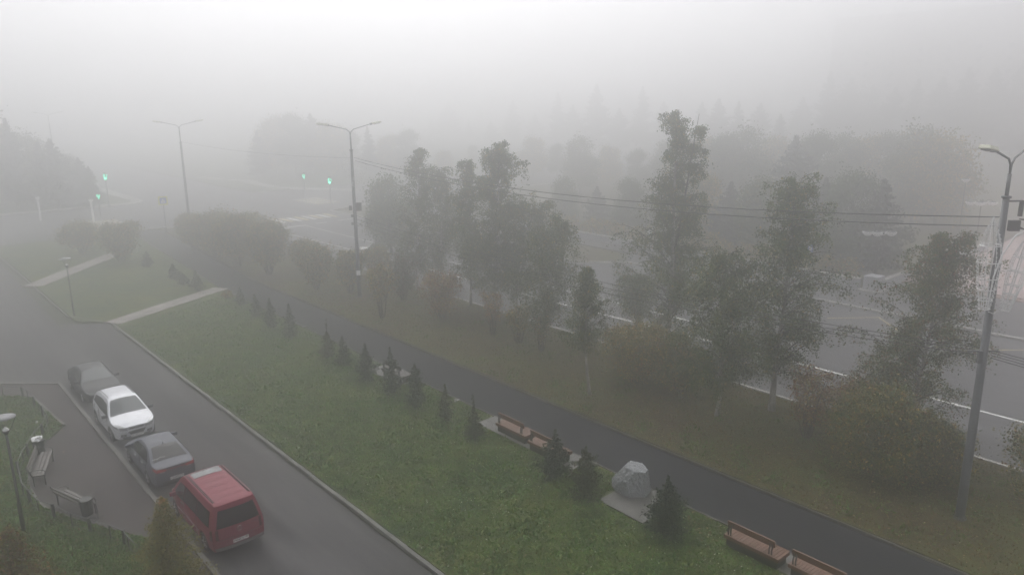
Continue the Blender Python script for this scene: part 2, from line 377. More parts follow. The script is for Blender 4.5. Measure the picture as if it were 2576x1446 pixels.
# ------------------------------------------------------------------ vegetation
def leafmesh(name, P, size, mats, weights, seed, parent=None, asp=1.6, droop=0., flat=False):
    rs = np.random.RandomState(seed); n = len(P); P = np.asarray(P, float)
    a = rs.normal(size=(n, 3)); a[:, 2] -= droop; a /= np.linalg.norm(a, axis=1)[:, None]
    r = rs.normal(size=(n, 3))
    if flat: a[:, 2] *= .2; a /= np.linalg.norm(a, axis=1)[:, None]; r = np.tile([0, 0, 1.], (n, 1))+r*.25
    t = np.cross(a, r); t /= np.linalg.norm(t, axis=1)[:, None]+1e-9
    sz = (size*rs.uniform(.6, 1.35, n))[:, None]
    V = np.empty((n, 4, 3)); V[:, 0] = P-a*sz*asp/2; V[:, 1] = P+t*sz*.5; V[:, 2] = P+a*sz*asp/2; V[:, 3] = P-t*sz*.5
    me = bpy.data.meshes.new(name); me.vertices.add(n*4); me.loops.add(n*4); me.polygons.add(n)
    me.vertices.foreach_set('co', V.reshape(-1)); me.loops.foreach_set('vertex_index', np.arange(n*4, dtype=np.int32))
    me.polygons.foreach_set('loop_start', np.arange(0, n*4, 4, dtype=np.int32))
    for m_ in mats: me.materials.append(M[m_])
    w_ = np.array(weights, float); w_ /= w_.sum()
    me.polygons.foreach_set('material_index', rs.choice(len(mats), n, p=w_).astype(np.int32))
    me.update(calc_edges=True); me.validate()
    o = bpy.data.objects.new(name, me); C.objects.link(o)
    if parent: o.parent = parent
    return o

def birch(loc, h, cr, cb, seed, label, lean=(0, 0), n_leaf=11000, mats=('leafdark', 'leafmid', 'leafolive', 'leafyellow'), wts=(5, 4, 1.6, .35),
          leaf=.085, weep=1., prof=None, rt=None, name='birch_tree', cat='birch tree', group='birches on the verge beside the road', fork=0, white=True, nb=None):
    rnd = random.Random(seed); rs = np.random.RandomState(seed)
    t = thing(name, loc, 0, label, cat, group)
    rt = rt or h*.0085+.02; cr *= 1.42; n_leaf = int(n_leaf*1.75); leaf *= .78; weep *= 1.1
    def axis(k): return Vector((lean[0]*k**1.3+.12*math.sin(k*5+seed), lean[1]*k**1.3+.12*math.cos(k*4+seed)-.12*math.cos(seed), h*k))-Vector((.12*math.sin(seed), 0, 0))
    b = MB(); tp = [axis(k/14) for k in range(15)]; tp[0].z = -.15
    rad = [rt*(1-.93*(k/14)**.85)+(.35*rt if k == 0 else 0) for k in range(15)]
    b.mt(0).tube(tp[:12], rad[:12], 8); b.mt(1).tube(tp[11:], rad[11:], 6)
    if fork:
        fk = [axis(.42+.58*k/8*.97)+Vector((math.cos(fork), math.sin(fork), 0))*(1.15*(k/8)**.7) for k in range(9)]; fk[0] = axis(.42)
        b.mt(1).tube(fk, [rt*.5*(1-.9*k/8) for k in range(9)], 5)
    pr = prof or (lambda s: (math.sin(math.pi*min(1, (s*.86+.10)))**.8))
    nb = nb or int(60+h*6.5); P = []; per = n_leaf/nb
    for i in range(nb):
        s = (i+rnd.random())/nb; z = cb+(1-cb)*s**1.05
        if fork and z > .46 and rnd.random() < .5: base = fk[min(8, int((z-.42)/.58*8))]
        else: base = axis(z)
        az = rnd.uniform(0, 6.283); L = cr*pr(s)*rnd.choice([.45, .7, .85, 1.])*rnd.uniform(.85, 1.1)+.1
        rise = rnd.uniform(.3, 1.0)*(1-.2*s); dv = Vector((math.cos(az), math.sin(az), 0))
        pts = []; nseg = 6
        for k in range(nseg+1):
            q_ = k/nseg
            pts.append(base+dv*(L*q_)+Vector((rnd.gauss(0, .03), rnd.gauss(0, .03), L*(rise*q_*1.5-weep*.52*q_**2.3))))
        b.mt(1).tube(pts, [max(.006, rt*.24*(1-s*.6)*(1-.85*k/nseg)) for k in range(nseg+1)], 4, caps=False)
        nt_ = max(5, int(4+L*9)); npl = max(2, per/nt_)
        dens = rnd.choice([.35, .7, 1., 1.25, 1.6])*1.1
        for j in range(nt_):
            q_ = rnd.uniform(.18, 1); k = min(nseg-1, int(q_*nseg)); p = pts[k].lerp(pts[k+1], q_*nseg-k)
            sl_ = rnd.uniform(.2, 1.1)*weep*(.35+.5*min(1, L)); side = Vector((rnd.gauss(0, .2), rnd.gauss(0, .2), 0))*(.4+.6*min(1, L))
            m_ = int(npl*dens*rnd.uniform(.6, 1.4))
            if m_ < 1: continue
            u_ = rs.uniform(0, 1, m_)[:, None]
            pp = np.array(p)+np.array(side)*u_+np.array([0, 0, -sl_])*u_**1.3+rs.normal(0, .045+.012*cr, (m_, 3))*[1, 1, .8]
            P.append(pp)
    b.build('trunk', ['birch' if white else 'bark', 'bark'], t, smooth=True)
    P = np.concatenate(P); leafmesh('crown', P, leaf, mats, wts, seed, t, droop=.7)
    return t

def shrub(loc, rx, ry, h, seed, label, mats, wts, n=6000, leaf=.08, kind='round', name='bush', cat='bush', group='bushes on the verge beside the road', rz=0, stems=14, bare=.15, clumps=90, cz=None):
    rnd = random.Random(seed); rs = np.random.RandomState(seed)
    t = thing(name, loc, rz, label, cat, group); b = MB(); cents = []
    for i in range(clumps):
        for _ in range(30):
            az = rs.uniform(0, 2*math.pi); rr = math.sqrt(rs.uniform(0, 1)); z = rs.uniform(bare, 1) if kind != 'vase' else bare+(1-bare)*rs.uniform(0, 1)**.75
            if kind == 'vase': lim = .26+.74*min(1, ((z-bare)/(1-bare))/.62)**.9 if z < .85 else 1-.35*((z-.85)/.15)**2
            elif kind == 'fan': lim = .25+.8*z
            else: lim = math.sqrt(max(0.02, 1-((z-.45)/.56)**2))
            if kind != 'fan' and rr < .55 and z < .7: continue
            break
        lim *= 1+.16*math.sin(az*3+seed)+.1*math.sin(az*5+z*6)
        hh = h*(1+.09*math.sin(az*2+seed*1.7)*rr)
        cents.append((math.cos(az)*rr*lim*rx, math.sin(az)*rr*lim*ry, z*hh))
    for i in range(stems):
        az = i*2*math.pi/stems+rnd.uniform(-.3, .3); c = cents[rnd.randrange(len(cents))]; r0 = .1*min(rx, ry)+.05
        p0 = Vector((math.cos(az)*r0, math.sin(az)*r0, -.05)); p3 = Vector((c[0], c[1], c[2]))
        p1 = Vector((p0.x*1.6+p3.x*.25, p0.y*1.6+p3.y*.25, p3.z*.42))
        pts = [p0, p0.lerp(p1, .5)+Vector((rnd.gauss(0, .03), rnd.gauss(0, .03), 0)), p1, p1.lerp(p3, .5)+Vector((rnd.gauss(0, .05), rnd.gauss(0, .05), .05)), p3]
        b.tube(pts, [.03, .026, .02, .013, .006], 4, caps=False)
    b.build('stems', 'bark', t)
    cents = np.array(cents); idx = rs.randint(0, len(cents), n); csg = rs.uniform(.5, 1.7, len(cents)); sg = (.15*min(rx, ry)*csg[idx]*rs.uniform(.6, 1.3, n))[:, None]+.03
    P = cents[idx]+rs.normal(size=(n, 3))*sg*[1, 1, .8]; P = P[P[:, 2] > .04]
    wmap = rs.uniform(0, 1, len(P))
    leafmesh('foliage', P, leaf, mats, wts, seed, t, droop=.2)
    return t

def spruce(loc, h, r, seed, label, n=2600, size=.05, mats=('needle', 'needle2'), wts=(3, 1), leader=.12, bare=.04, name='spruce', cat='young spruce', group='young spruces planted along the walkway', power=.85, trunkr=None, parent=None):
    rnd = random.Random(seed); rs = np.random.RandomState(seed); r *= 1.12; leader = leader*.8; power = power*.85
    t = thing(name, loc, 0, label, cat, group); b = MB()
    b.tube([(0, 0, -.08), (rnd.gauss(0, .015)*h, rnd.gauss(0, .015)*h, h*.5), (rnd.gauss(0, .02)*h, rnd.gauss(0, .02)*h, h)], [trunkr or .018*h+.008, .011*h, .004], 6)
    nw = max(9, int(h*7)) if h < 5 else int(h*1.6); P = []; D = []
    per = n/(nw*7)
    for i in range(nw):
        s = (i+.5)/nw; z = h*(bare+(1-bare-leader)*s); rr = r*((1-s)**power)*rnd.uniform(.8, 1.15)+.03*r
        if s < .12: rr *= .8
        for k in range(7):
            az = rnd.uniform(0, 6.28); L = rr*rnd.uniform(.6, 1.15); up = rnd.uniform(-.25, .35)
            d = Vector((math.cos(az), math.sin(az), up)); p0 = Vector((0, 0, z)); p1 = p0+d*L*.6; p2 = p1+Vector((d.x, d.y, up+.25))*L*.45
            b.tube([p0, p1, p2], [.006*h**.5, .004*h**.5, .002], 3, caps=False)
            m_ = int(per*(.35+1.3*(rr/r))*rnd.uniform(.7, 1.3))+2
            u_ = rs.uniform(.1, 1.05, m_)[:, None]
            pp = np.where(u_ < .6, np.array(p0)+(np.array(p1)-np.array(p0))*u_/.6, np.array(p1)+(np.array(p2)-np.array(p1))*(u_-.6)/.4)
            spread = .10*L+.012
            pp = pp+rs.normal(size=(m_, 3))*spread*[1, 1, .5]; pp[:, 2] -= .25*spread*rs.uniform(0, 1, m_)
            P.append(pp)
    m_ = int(n*.03)+6; zz = rs.uniform(1-leader*1.2, 1, m_)*h
    P.append(np.stack([rs.normal(0, .012*h**.6, m_), rs.normal(0, .012*h**.6, m_), zz], 1))
    b.build('trunk', 'bark', t); leafmesh('crown', np.concatenate(P), size, mats, wts, seed, t, asp=2.6)
    if h < 5: t.rotation_euler = (rnd.gauss(0, .035), rnd.gauss(0, .035), 0)
    return t

def at(x, y): return G(x, y, LZ-.02)
def seg_to(loc, topx, top_h):    # horizontal offset so the top appears over topx
    k = (np.array([loc[0], loc[1], top_h])-np.array([0, 0, CH])); 
    x = 1287.5+CF*(k@RT)/(k@FW); return (topx-x)*(k@FW)/CF

# birches of the verge
def B_(base, top, cr, cb, seed, label, **k):
    loc = at(*base); h = HT(loc, top[1])*.975; dx = seg_to(loc, top[0], h)
    return birch(loc, h, cr, cb, seed, label, lean=(dx, 0), **k)
bell = lambda s: .35+.65*math.sin(math.pi*min(1, s*.8+.2))
B_((1483, 992), (1470, 676), 1.15, .34, 3, 'small birch with a straight white trunk, alone at the left of the yellow-green bush', n_leaf=9000, rt=.095, weep=.5, prof=lambda s: max(.06, (1-s)**.7*(.6+.4*math.sin(s*3)+.25)), leaf=.07)
B_((1803, 1046), (1835, 640), 2.5, .17, 7, 'broad low-branched birch right of the yellow-green bush', n_leaf=17000, rt=.12, weep=.8, prof=lambda s: math.sin(math.pi*min(1, s*.8+.18))**.7, leaf=.078)
B_((1940, 1032), (1992, 440), 2.55, .14, 11, 'tall drooping birch with a thick white trunk, left of the rusty bush', n_leaf=19000, rt=.17, weep=1.0, prof=lambda s: (.80 if s < .45 else .80-.42*((s-.45)/.55)**.8)*(.95+.06*math.sin(s*17)), leaf=.08)
B_((1676, 880), (1712, 262), 3.1, .12, 13, 'tallest birch, with a narrow forked top, rising behind the yellow-green bush', n_leaf=26000, rt=.19, weep=1.05, fork=-.1, prof=lambda s: ((.9 if s < .36 else .9-.5*(s-.36)/.24 if s < .6 else .4-.24*(s-.6)/.4)*(.95+.06*math.sin(s*23))), leaf=.085)
B_((2286, 1120), (2372, 590), 2.4, .10, 17, 'birch with reddish tinges in its crown, right behind the cage of light decorations', n_leaf=21000, rt=.14, weep=.9, mats=('leafdark', 'leafmid', 'leafolive', 'leafrust'), wts=(5, 3, 2, 1), prof=lambda s: (.86 if s < .6 else .86-.6*(s-.6)/.4)*(.93+.07*math.sin(s*11)), leaf=.074)
B_((1598, 842), (1592, 690), 1.3, .3, 19, 'slim young birch with a crooked trunk, left of the tallest birch', n_leaf=4000, rt=.06, weep=1)
B_((1049, 732), (1045, 368), 1.5, .16, 23, 'narrow birch, leftmost of the six in the foggy clump right of the middle street lamp', n_leaf=9000, leaf=.1, wts=(5, 4, 1, .2), prof=bell)
B_((1110, 716), (1104, 420), 1.9, .14, 29, 'birch second from the left in the foggy clump, wider than its left neighbour', n_leaf=10000, leaf=.1, weep=1.2, prof=bell)
B_((1183, 768), (1176, 398), 1.4, .2, 31, 'birch with a thin bare lower trunk, third from the left in the foggy clump', n_leaf=8500, leaf=.1)
B_((1240, 790), (1256, 358), 2.7, .14, 37, 'tallest birch of the foggy clump, with a pointed top', n_leaf=17000, leaf=.1, prof=lambda s: (1-s)**.6*.9+.12)
B_((1300, 805), (1330, 510), 2.5, .2, 41, 'rounded birch to the right below the tallest one of the foggy clump', n_leaf=13000, leaf=.095, prof=bell)
B_((1362, 882), (1402, 545), 1.8, .22, 43, 'leaning birch with drooping twigs, rightmost of the foggy clump', n_leaf=11000, leaf=.085, weep=1.3, prof=bell)

YB = (('leafolive', 'leafyellow', 'leafmid', 'leafrust'), (5, 2, 2, 1.2))
GB = (('leafdark', 'leafmid', 'leafolive', 'leafyellow', 'leafrust'), (2, 3, 5, 1, .6))
RB = (('leafrust', 'leafyellow', 'leafbrown', 'leafolive'), (4, 1.5, 3, 2))
def SH(base, topy, rx, seed, label, pal, ry=None, **k):
    loc = at(*base); return shrub(loc, rx, ry or rx, HT(loc, topy), seed, label, pal[0], pal[1], rz=HEAD, **k)
SH((1600, 962), 830, 1.75, 51, 'big yellow-green bush right of the small lone birch', YB, n=13000, leaf=.07, kind='vase', clumps=150)
SH((1708, 985), 850, 1.2, 53, 'dark green bush squeezed between the yellow-green bush and the broad birch', GB, n=8000, leaf=.07, clumps=100)
SH((2030, 1100), 940, .95, 57, 'rusty thin bush with thick bare stems left of the largest olive bush', RB, n=2600, leaf=.075, kind='fan', stems=22, bare=.3, clumps=60)
SH((2205, 1190), 1000, 2.0, 59, 'largest olive-green bush, between the rusty bush and the near street lamp', GB, ry=1.6, n=22000, leaf=.07, clumps=230, stems=20)
SH((2155, 1095), 962, 1.5, 61, 'pinkish-brown bush close behind the largest olive bush, nearer the road', RB, n=8000, leaf=.06, clumps=120)
SH((2345, 1215), 1075, 1.15, 67, 'low dark olive bush just left of the near street lamp', (('leafdark', 'leafolive', 'leafbrown', 'leafyellow'), (4, 3, 2, .6)), n=9000, leaf=.065, clumps=110)
SH((2600, 1262), 1085, 1.05, 71, 'green bush at the right edge of the photo, beside the road', GB, n=8000, leaf=.065, clumps=100)
SH((1240, 843), 742, .75, 73, 'thin bush with upright bare stems below the tallest birch of the foggy clump', RB, n=1600, leaf=.08, kind='fan', stems=20, bare=.35, clumps=40)
SH((1305, 864), 775, .8, 79, 'sparse brown bush below the rounded birch of the foggy clump', YB, n=1800, leaf=.08, kind='fan', stems=16, bare=.4, clumps=40)
SH((1362, 884), 800, .5, 83, 'cluster of thick bare stems with few leaves at the foot of the leaning birch', RB, n=500, leaf=.07, kind='fan', stems=18, bare=.3, clumps=20)
SH((1112, 800), 700, 1.35, 89, 'reddish-brown bush under the left half of the foggy birch clump', RB, n=5000, leaf=.09, kind='vase')
SH((1015, 755), 655, .95, 97, 'upright dark bush right of the middle street lamp', (('leafdark', 'leafbrown'), (3, 2)), n=5000, leaf=.09, kind='vase')
SH((962, 800), 678, .9, 101, 'mushroom-shaped yellow-green bush on a thin foot, right of the middle street lamp', YB, n=4500, leaf=.09, kind='vase', bare=.45)
VB = dict(kind='vase', leaf=.09, bare=.24, clumps=170)
YB2 = (('leafolive', 'leafyellow', 'leafmid', 'leafrust', 'leafdark'), (5, 1.3, 3, 1.2, 2))
SH((882, 738), 640, 0.97, 103, 'clipped flat-topped bush behind the middle street lamp', YB2, n=14025, **VB)
SH((950, 700), 632, 1.01, 105, 'low clipped bush behind the lamp, between the flat-topped bush and the dark bush', YB2, n=11475, **VB)
SH((797, 728), 632, 1.22, 107, 'goblet-shaped clipped bush left of the middle street lamp', YB2, n=16575, **VB)
SH((768, 684), 615, 1.18, 109, 'clipped bush behind the goblet-shaped one', YB2, n=14025, **VB)
SH((677, 692), 573, 1.47, 113, 'tallest goblet-shaped clipped bush, at the right end of the big foggy hedge group', YB2, n=20400, **VB)
SH((600, 672), 553, 1.76, 127, 'clipped bush in the middle of the big foggy hedge group', YB2, n=20400, **VB)
SH((545, 650), 546, 1.76, 131, 'clipped bush second from the left in the big foggy hedge group', YB2, n=20400, **VB)
SH((490, 632), 548, 1.34, 137, 'leftmost clipped bush of the big foggy hedge group, below the far street lamp', YB2, n=15300, **VB)
SH((628, 632), 548, 1.51, 139, 'rearmost clipped bush of the big foggy hedge group, nearest the crossing', YB2, n=15300, **VB)
SH((207, 640), 572, 1.60, 149, 'clipped block-shaped bush left of the striped side-street crossing', YB2, n=17850, **VB)
SH((307, 658), 574, 1.68, 151, 'clipped block-shaped bush in front of the striped side-street crossing', YB2, n=19125, **VB)
SH((572, 752), 728, .35, 157, 'tiny reddish shrub at the walkway end of the near footpath', RB, n=500, leaf=.06, stems=8, clumps=14)
# young spruces along the walkway
def SP(base, topy, r, seed, label, **k):
    loc = at(*base); return spruce(loc, HT(loc, topy), r, seed, label, **k)
SP((372, 672), 634, .55, 201, 'small foggy spruce at the far end of the second footpath', n=900, size=.09)
SP((441, 704), 666, .6, 202, 'foggy spruce left of a pair, halfway between the two footpaths', n=900, size=.09)
SP((463, 716), 690, .45, 203, 'low foggy spruce in front of its taller pair, between the two footpaths', n=700, size=.08)
SP((497, 730), 683, .5, 204, 'foggy spruce nearest the walkway end of the near footpath', n=900, size=.08)
SP((606, 768), 727, .42, 205, 'thin spruce just right of the near footpath end', n=900, size=.075)
SP((645, 796), 744, .4, 206, 'slim spruce, second to the right of the near footpath', n=1000, size=.07)
SP((681, 825), 753, .52, 207, 'bushy spruce, third to the right of the near footpath', n=1300, size=.07)
SP((732, 850), 768, .50, 208, 'spruce fourth to the right of the near footpath, the last before the gap', n=1400, size=.065)
SP((823, 902), 805, .55, 209, 'squat spruce with a bare reddish leader', n=1300, size=.06, leader=.42, mats=('needle2', 'needlebrown'))
SP((866, 922), 850, .48, 210, 'narrow spruce right of the one with the bare leader', n=1500, size=.055)
SP((921, 956), 868, .68, 211, 'wide spruce left of the lone far bench', n=2200, size=.055)
SP((986, 990), 876, .58, 212, 'spruce standing in front of the lone far bench', n=2300, size=.05)
SP((1047, 1025), 918, .52, 213, 'dense columnar spruce right of the lone far bench', n=2500, size=.048, power=.5)
SP((1121, 1060), 966, .42, 214, 'brownish slim spruce left of the pair of mid benches', n=1700, size=.045, mats=('needle2', 'needlebrown'), leader=.2)
SP((1194, 1103), 992, .55, 215, 'thin-topped spruce just left of the pair of mid benches', n=1900, size=.045, leader=.35, mats=('needle', 'needle2', 'needlebrown'), wts=(2, 2, 1), power=1.2)
SP((1395, 1200), 1085, .72, 216, 'dense dark green spruce hiding the end of a bench', n=5200, size=.042, mats=('needle', 'needle2'), wts=(4, 1))
SP((1474, 1250), 1128, .68, 217, 'olive-green spruce between the dark spruce and the boulder', n=4200, size=.042, mats=('needle2', 'needlebrown', 'needle'), wts=(3, 1, 1), power=.65)
SP((1669, 1345), 1195, .82, 218, 'dark spruce close at the right of the boulder', n=6000, size=.042, mats=('needle', 'needle2'), wts=(5, 1))

# bushes under the window side, bottom left
def larchy(loc, h, r, seed, label, mats, wts, n, gold=False, name='larch', cat='small larch', leaf=.06):
    rnd = random.Random(seed); rs = np.random.RandomState(seed)
    t = thing(name, loc, 0, label, cat); b = MB(); b.tube([(0, 0, -.1), (.03, .02, h*.5), (.0, .05, h)], [.05, .03, .006], 6); P = []
    for i in range(120):
        s = (i+.5)/120; z = h*(.05+.92*s); L = r*(1-s)**.75*rnd.uniform(.5, 1.15)+.08; az = i*2.4
        d = Vector((math.cos(az), math.sin(az), 0)); p0 = Vector((0, 0, z)); pts = [p0+d*L*q_+Vector((0, 0, L*(.35*q_-.45*q_*q_))) for q_ in (0, .35, .7, 1)]
        b.tube(pts, [.012, .008, .005, .003], 3, caps=False)
        m_ = int(n/120*(.3+1.4*L/r)); u_ = rs.uniform(.05, 1.1, m_)[:, None]
        pp = np.array(p0)+np.array(d)*L*u_+np.concatenate([np.zeros((m_, 2)), L*(.35*u_-.45*u_*u_)], 1)+rs.normal(size=(m_, 3))*[.07, .07, .07]
        pp[:, 2] -= rs.uniform(0, .18, m_)*np.minimum(1, u_[:, 0]); P.append(pp)
    b.build('trunk', 'bark', t); P = np.concatenate(P); leafmesh('crown', P, leaf, mats, wts, seed, t, asp=2.4, droop=.5)
    if gold:
        m_ = 260; z = rs.uniform(.72, 1.0, m_)*h; a_ = rs.uniform(0, 6.28, m_); rr = rs.uniform(0, .12, m_)*(1.15-(z/h))*3
        leafmesh('golden_twigs', np.stack([rr*np.cos(a_), .02+rr*np.sin(a_), z], 1), .09, ['larchgold', 'larch'], [3, 1], seed+1, t, asp=2.8)
    return t
l0 = G(437, 1500, .05); larchy(l0, HT(l0, 1258), 1.35, 301, 'yellow-green larch with a golden tip, in front of the red van', ('larch', 'leafolive', 'leafmid'), (5, 3, 1), 9500, gold=True, leaf=.045)
l1 = G(62, 1560, .05); larchy(l1, HT(l1, 1325), 1.5, 303, 'reddish-brown shrub in the bottom left corner, at the foot of the post lamp', ('leafbrown', 'leafolive', 'leafrust', 'leafmid'), (5, 3, 1, 2), 11000, name='shrub', cat='shrub', leaf=.045)

# ---- trees fading in the fog
def fir_proto(h, r, seed, n=6500): return spruce((0, 0, 0), h, r, seed, 'x', n=n, size=.28, name='fir_tree', cat='fir tree', bare=.08, leader=.05, trunkr=.02*h)
def leafy_proto(h, r, seed, n, mats, wts):
    rnd = random.Random(seed); rs = np.random.RandomState(seed)
    t = thing('leafy_tree', (0, 0, 0), 0, 'x', 'tree'); b = MB(); P = []
    b.tube([(0, 0, -.2), (.1, 0, h*.35), (.2, .1, h*.75)], [.02*h, .013*h, .004*h], 7)
    for i in range(46):
        s = rs.uniform(.0, 1); z = h*(.2+.76*s); L = r*math.sqrt(max(.03, 1-((s-.42)/.6)**2))*rs.uniform(.45, 1.05); az = i*2.4
        c = Vector((math.cos(az)*L, math.sin(az)*L, z)); b.tube([(.1, 0, z*.72), tuple(c.lerp(Vector((0, 0, z*.8)), .5)), tuple(c)], [.05, .04, .01], 3, caps=False)
        P.append(np.array(c)+rs.normal(size=(n//46, 3))*[r*.22, r*.22, r*.2])
    b.build('trunk', 'bark', t); leafmesh('crown', np.concatenate(P), .17, mats, wts, seed, t); return t
firs = [(fir_proto(16, 4.2, 401), 16), (fir_proto(13, 4.4, 402, 7500), 13), (fir_proto(18, 3.6, 403), 18), (fir_proto(15, 5.2, 404, 8500), 15)]
leafy = [(leafy_proto(10, 3.0, 411, 16000, ('leafdark', 'leafmid', 'leafolive'), (3, 3, 1)), 10),
         (leafy_proto(9, 3.2, 412, 16000, ('leafolive', 'leafyellow', 'leafmid'), (3, 2, 2)), 9),
         (leafy_proto(13, 3.4, 413, 18000, ('leafdark', 'leafmid'), (3, 2)), 13)]
used = set()
def place(pool, k, loc, h, label, group):
    t, h0 = pool[k % len(pool)]; rz = random.Random(int(loc[0]*7+loc[1]*13)).uniform(0, 6)
    if id(t) not in used:
        used.add(id(t)); t.location = loc; t.rotation_euler = (0, 0, rz); s = h/h0; t.scale = (s,)*3; t['label'] = label; t['group'] = group; return t
    return dup(t, loc, rz, h/h0, label, group)
rF = random.Random(5)
def off_plaza(x, v):
    p = GV(x, v); u = uv_of(p)[0]
    return GV(x, 121+rF.uniform(0, 6)) if u < 27.5 and v < 119 else p
FG, LG = 'dark firs fading into the fog beyond the boulevard', 'leafy trees fading into the fog behind the far low wall'
FL = 'dark fir fading into the fog beyond the low wall across the boulevard'
LL = 'leafy tree fading into the fog beyond the low wall across the boulevard'
for i, (x, ty) in enumerate([(1085, 330), (1130, 242), (1180, 300), (1235, 305), (1290, 246), (1345, 290), (1402, 236), (1440, 260), (1498, 216), (1555, 262), (1612, 222), (1665, 262), (1760, 262), (1800, 240), (1850, 258), (1905, 250), (1955, 275),
                             (2010, 240), (2072, 168), (2125, 185), (2180, 215), (2235, 225), (2290, 205), (2350, 190), (2410, 165), (2475, 175), (2540, 150), (2600, 165)]):
    p = off_plaza(x, (175 if x < 2000 else 215)+rF.uniform(-8, 14)); place(firs, i, (p.x, p.y, 0), min(36., max(8, HT(p, ty+rF.uniform(-6, 14)))), FL, FG)
for i, (x, ty) in enumerate([(1040, 400), (1115, 420), (1190, 400), (1270, 380), (1340, 350), (1400, 365), (1460, 350), (1530, 372), (1600, 380), (1670, 360), (1740, 350), (1810, 345), (1870, 330), (1930, 352), (2040, 340), (2105, 345), (2165, 352), (2225, 340), (2290, 330), (2350, 345)]):
    p = off_plaza(x, 98+rF.uniform(-8, 10)); place(leafy, i, (p.x, p.y, 0), max(5, HT(p, ty)), LL, LG)
p = GV(1985, 84); place(firs, 1, (p.x, p.y, 0), HT(p, 345), 'lone slim dark fir rising above its leafy neighbours, straight behind the tall drooping birch', 'firs close behind the far low wall')
for i, (x, ty) in enumerate([(1420, 450), (1500, 470), (1580, 455), (1660, 470), (1750, 440), (1830, 460), (1905, 455), (2060, 450), (2130, 440), (2200, 455), (2270, 430), (2330, 450)]):
    p = off_plaza(x, 65.5+rF.uniform(-1, 2)); place(firs if i % 2 else leafy, i, (p.x, p.y, 0), max(4, HT(p, ty)), (FL if i % 2 else LL), (FG if i % 2 else LG))
p = G(985, 640); place(leafy, 0, (p.x, p.y, 0), HT(p, 450), 'leafy tree standing left of the foggy birch clump on the far side of the road', 'leafy trees on the far island')
for i, (x, ty) in enumerate([(-40, 250), (10, 275), (48, 300), (85, 345), (118, 360), (150, 352), (182, 395), (212, 398), (236, 420)]):
    p = G(x, 512+i % 3*7); place(firs if i % 3 else leafy, i, (p.x, p.y, 0), HT(p, ty), 'foggy tree in the group beyond the side street at the far left', 'foggy trees beyond the side street at the left')
for i, (x, ty) in enumerate([(655, 330), (700, 300), (745, 292), (790, 288), (835, 315), (880, 330), (930, 320), (980, 345), (1030, 330)]):
    p = G(x, 446-i % 2*6); place(leafy if i % 3 else firs, i, (p.x, p.y, 0), min(26., HT(p, ty)), 'faint tree in the group beyond the intersection, around the middle street lamp', 'faint trees beyond the intersection')
# hedge behind the low wall
rs = np.random.RandomState(8)
for i in range(22):
    u = 28.5+i*1.9; p = UV(u, 61.6+rs.uniform(-.3, .3), .05)
    t = None
    if i == 0: hedge0 = shrub(p, 1.1, .9, 1.7, 501, 'low olive bush in the hedge row behind the far low granite wall', YB[0], YB[1], n=1500, leaf=.13, group='bushes in the row behind the far low wall', clumps=50)
    else: dup(hedge0, p, rs.uniform(0, 6), rs.uniform(.75, 1.25))

# ---- grass, flowers, fallen leaves
def inside(P, poly):
    x, y = P[:, 0], P[:, 1]; c = np.zeros(len(P), bool); n = len(poly)
    for i in range(n):
        x1, y1 = poly[i][0], poly[i][1]; x2, y2 = poly[(i+1) % n][0], poly[(i+1) % n][1]
        c ^= ((y1 > y) != (y2 > y)) & (x < (x2-x1)*(y-y1)/((y2-y1) or 1e-9)+x1)
    return c
SLABQ = [G(1500, 1259), G(1616, 1322), G(1710, 1265), G(1596, 1204)]
def scatter(poly, n, seed, clump=None):
    rs = np.random.RandomState(seed); pp = np.array([(p[0], p[1]) for p in poly]); lo, hi = pp.min(0), pp.max(0); out = []
    while sum(map(len, out)) < n:
        P = rs.uniform(lo, hi, (n*2, 2))
        if clump:
            cc = rs.uniform(lo, hi, (clump[0], 2)); P = cc[rs.randint(0, clump[0], n*2)]+rs.normal(size=(n*2, 2))*clump[1]
        d = np.linalg.norm(P, axis=1)
        P = P[inside(P, poly) & (P[:, 1] > 19) & (rs.uniform(0, 1, len(P)) < np.clip((32/d)**1.6, 0, 1))]
        uu = P[:, 0]*AU[0]+P[:, 1]*AU[1]; vv = P[:, 0]*AV[0]+P[:, 1]*AV[1]
        bad = (vv > 20.65) & (vv < 22) & (((uu > 7.1) & (uu < 12.7)) | ((uu > 20.1) & (uu < 26.7)) | ((uu > 33.1) & (uu < 36.7)))
        P = P[~bad & ~inside(P, SLABQ)]; out.append(P)
        if not len(P): break
    return np.concatenate(out)[:n]
def tufts(name, poly, n, seed, mats, wts, size, z, label):
    P = scatter(poly, n, seed); rs = np.random.RandomState(seed); P = np.concatenate([P, np.full((len(P), 1), z)+rs.uniform(0, size*.5, (len(P), 1))], 1)
    a = leafmesh(name, P, size, mats, wts, seed, asp=3.2, droop=-1.2)
    tag(a, label, 'grass', kind='stuff'); return a
LAWN_NEAR = uvpoly([(-10, 12.65), (55, 12.6), (60, 21.7), (-10, 21.7)])
VERGE_NEAR = uvpoly([(-8, 25.3), (60, 25.3), (60, 34.1), (-8, 34.1)])
tufts('lawn_grass', LAWN_NEAR, 75000, 601, ('blade1', 'blade2', 'blade3'), (6, 2.5, .3), .043, LZ, 'damp green grass between the driveway and the walkway')
tufts('verge_grass', VERGE_NEAR, 45000, 602, ('blade3', 'blade2', 'blade1'), (5, 2, .8), .045, LZ, 'thin browning autumn grass under the birches')
P = np.concatenate([scatter(LAWN_NEAR, 9000, 621, (420, .22)), scatter(VERGE_NEAR, 3500, 622, (260, .25))]); P = np.concatenate([P, np.full((len(P), 1), LZ+.05)], 1)
tag(leafmesh('grass_clumps', P, .07, ['blade1', 'blade2'], [2, 1.4], 621, asp=3., droop=-1.), 'taller uneven clumps of grass and weeds in the lawn', 'grass', kind='stuff')
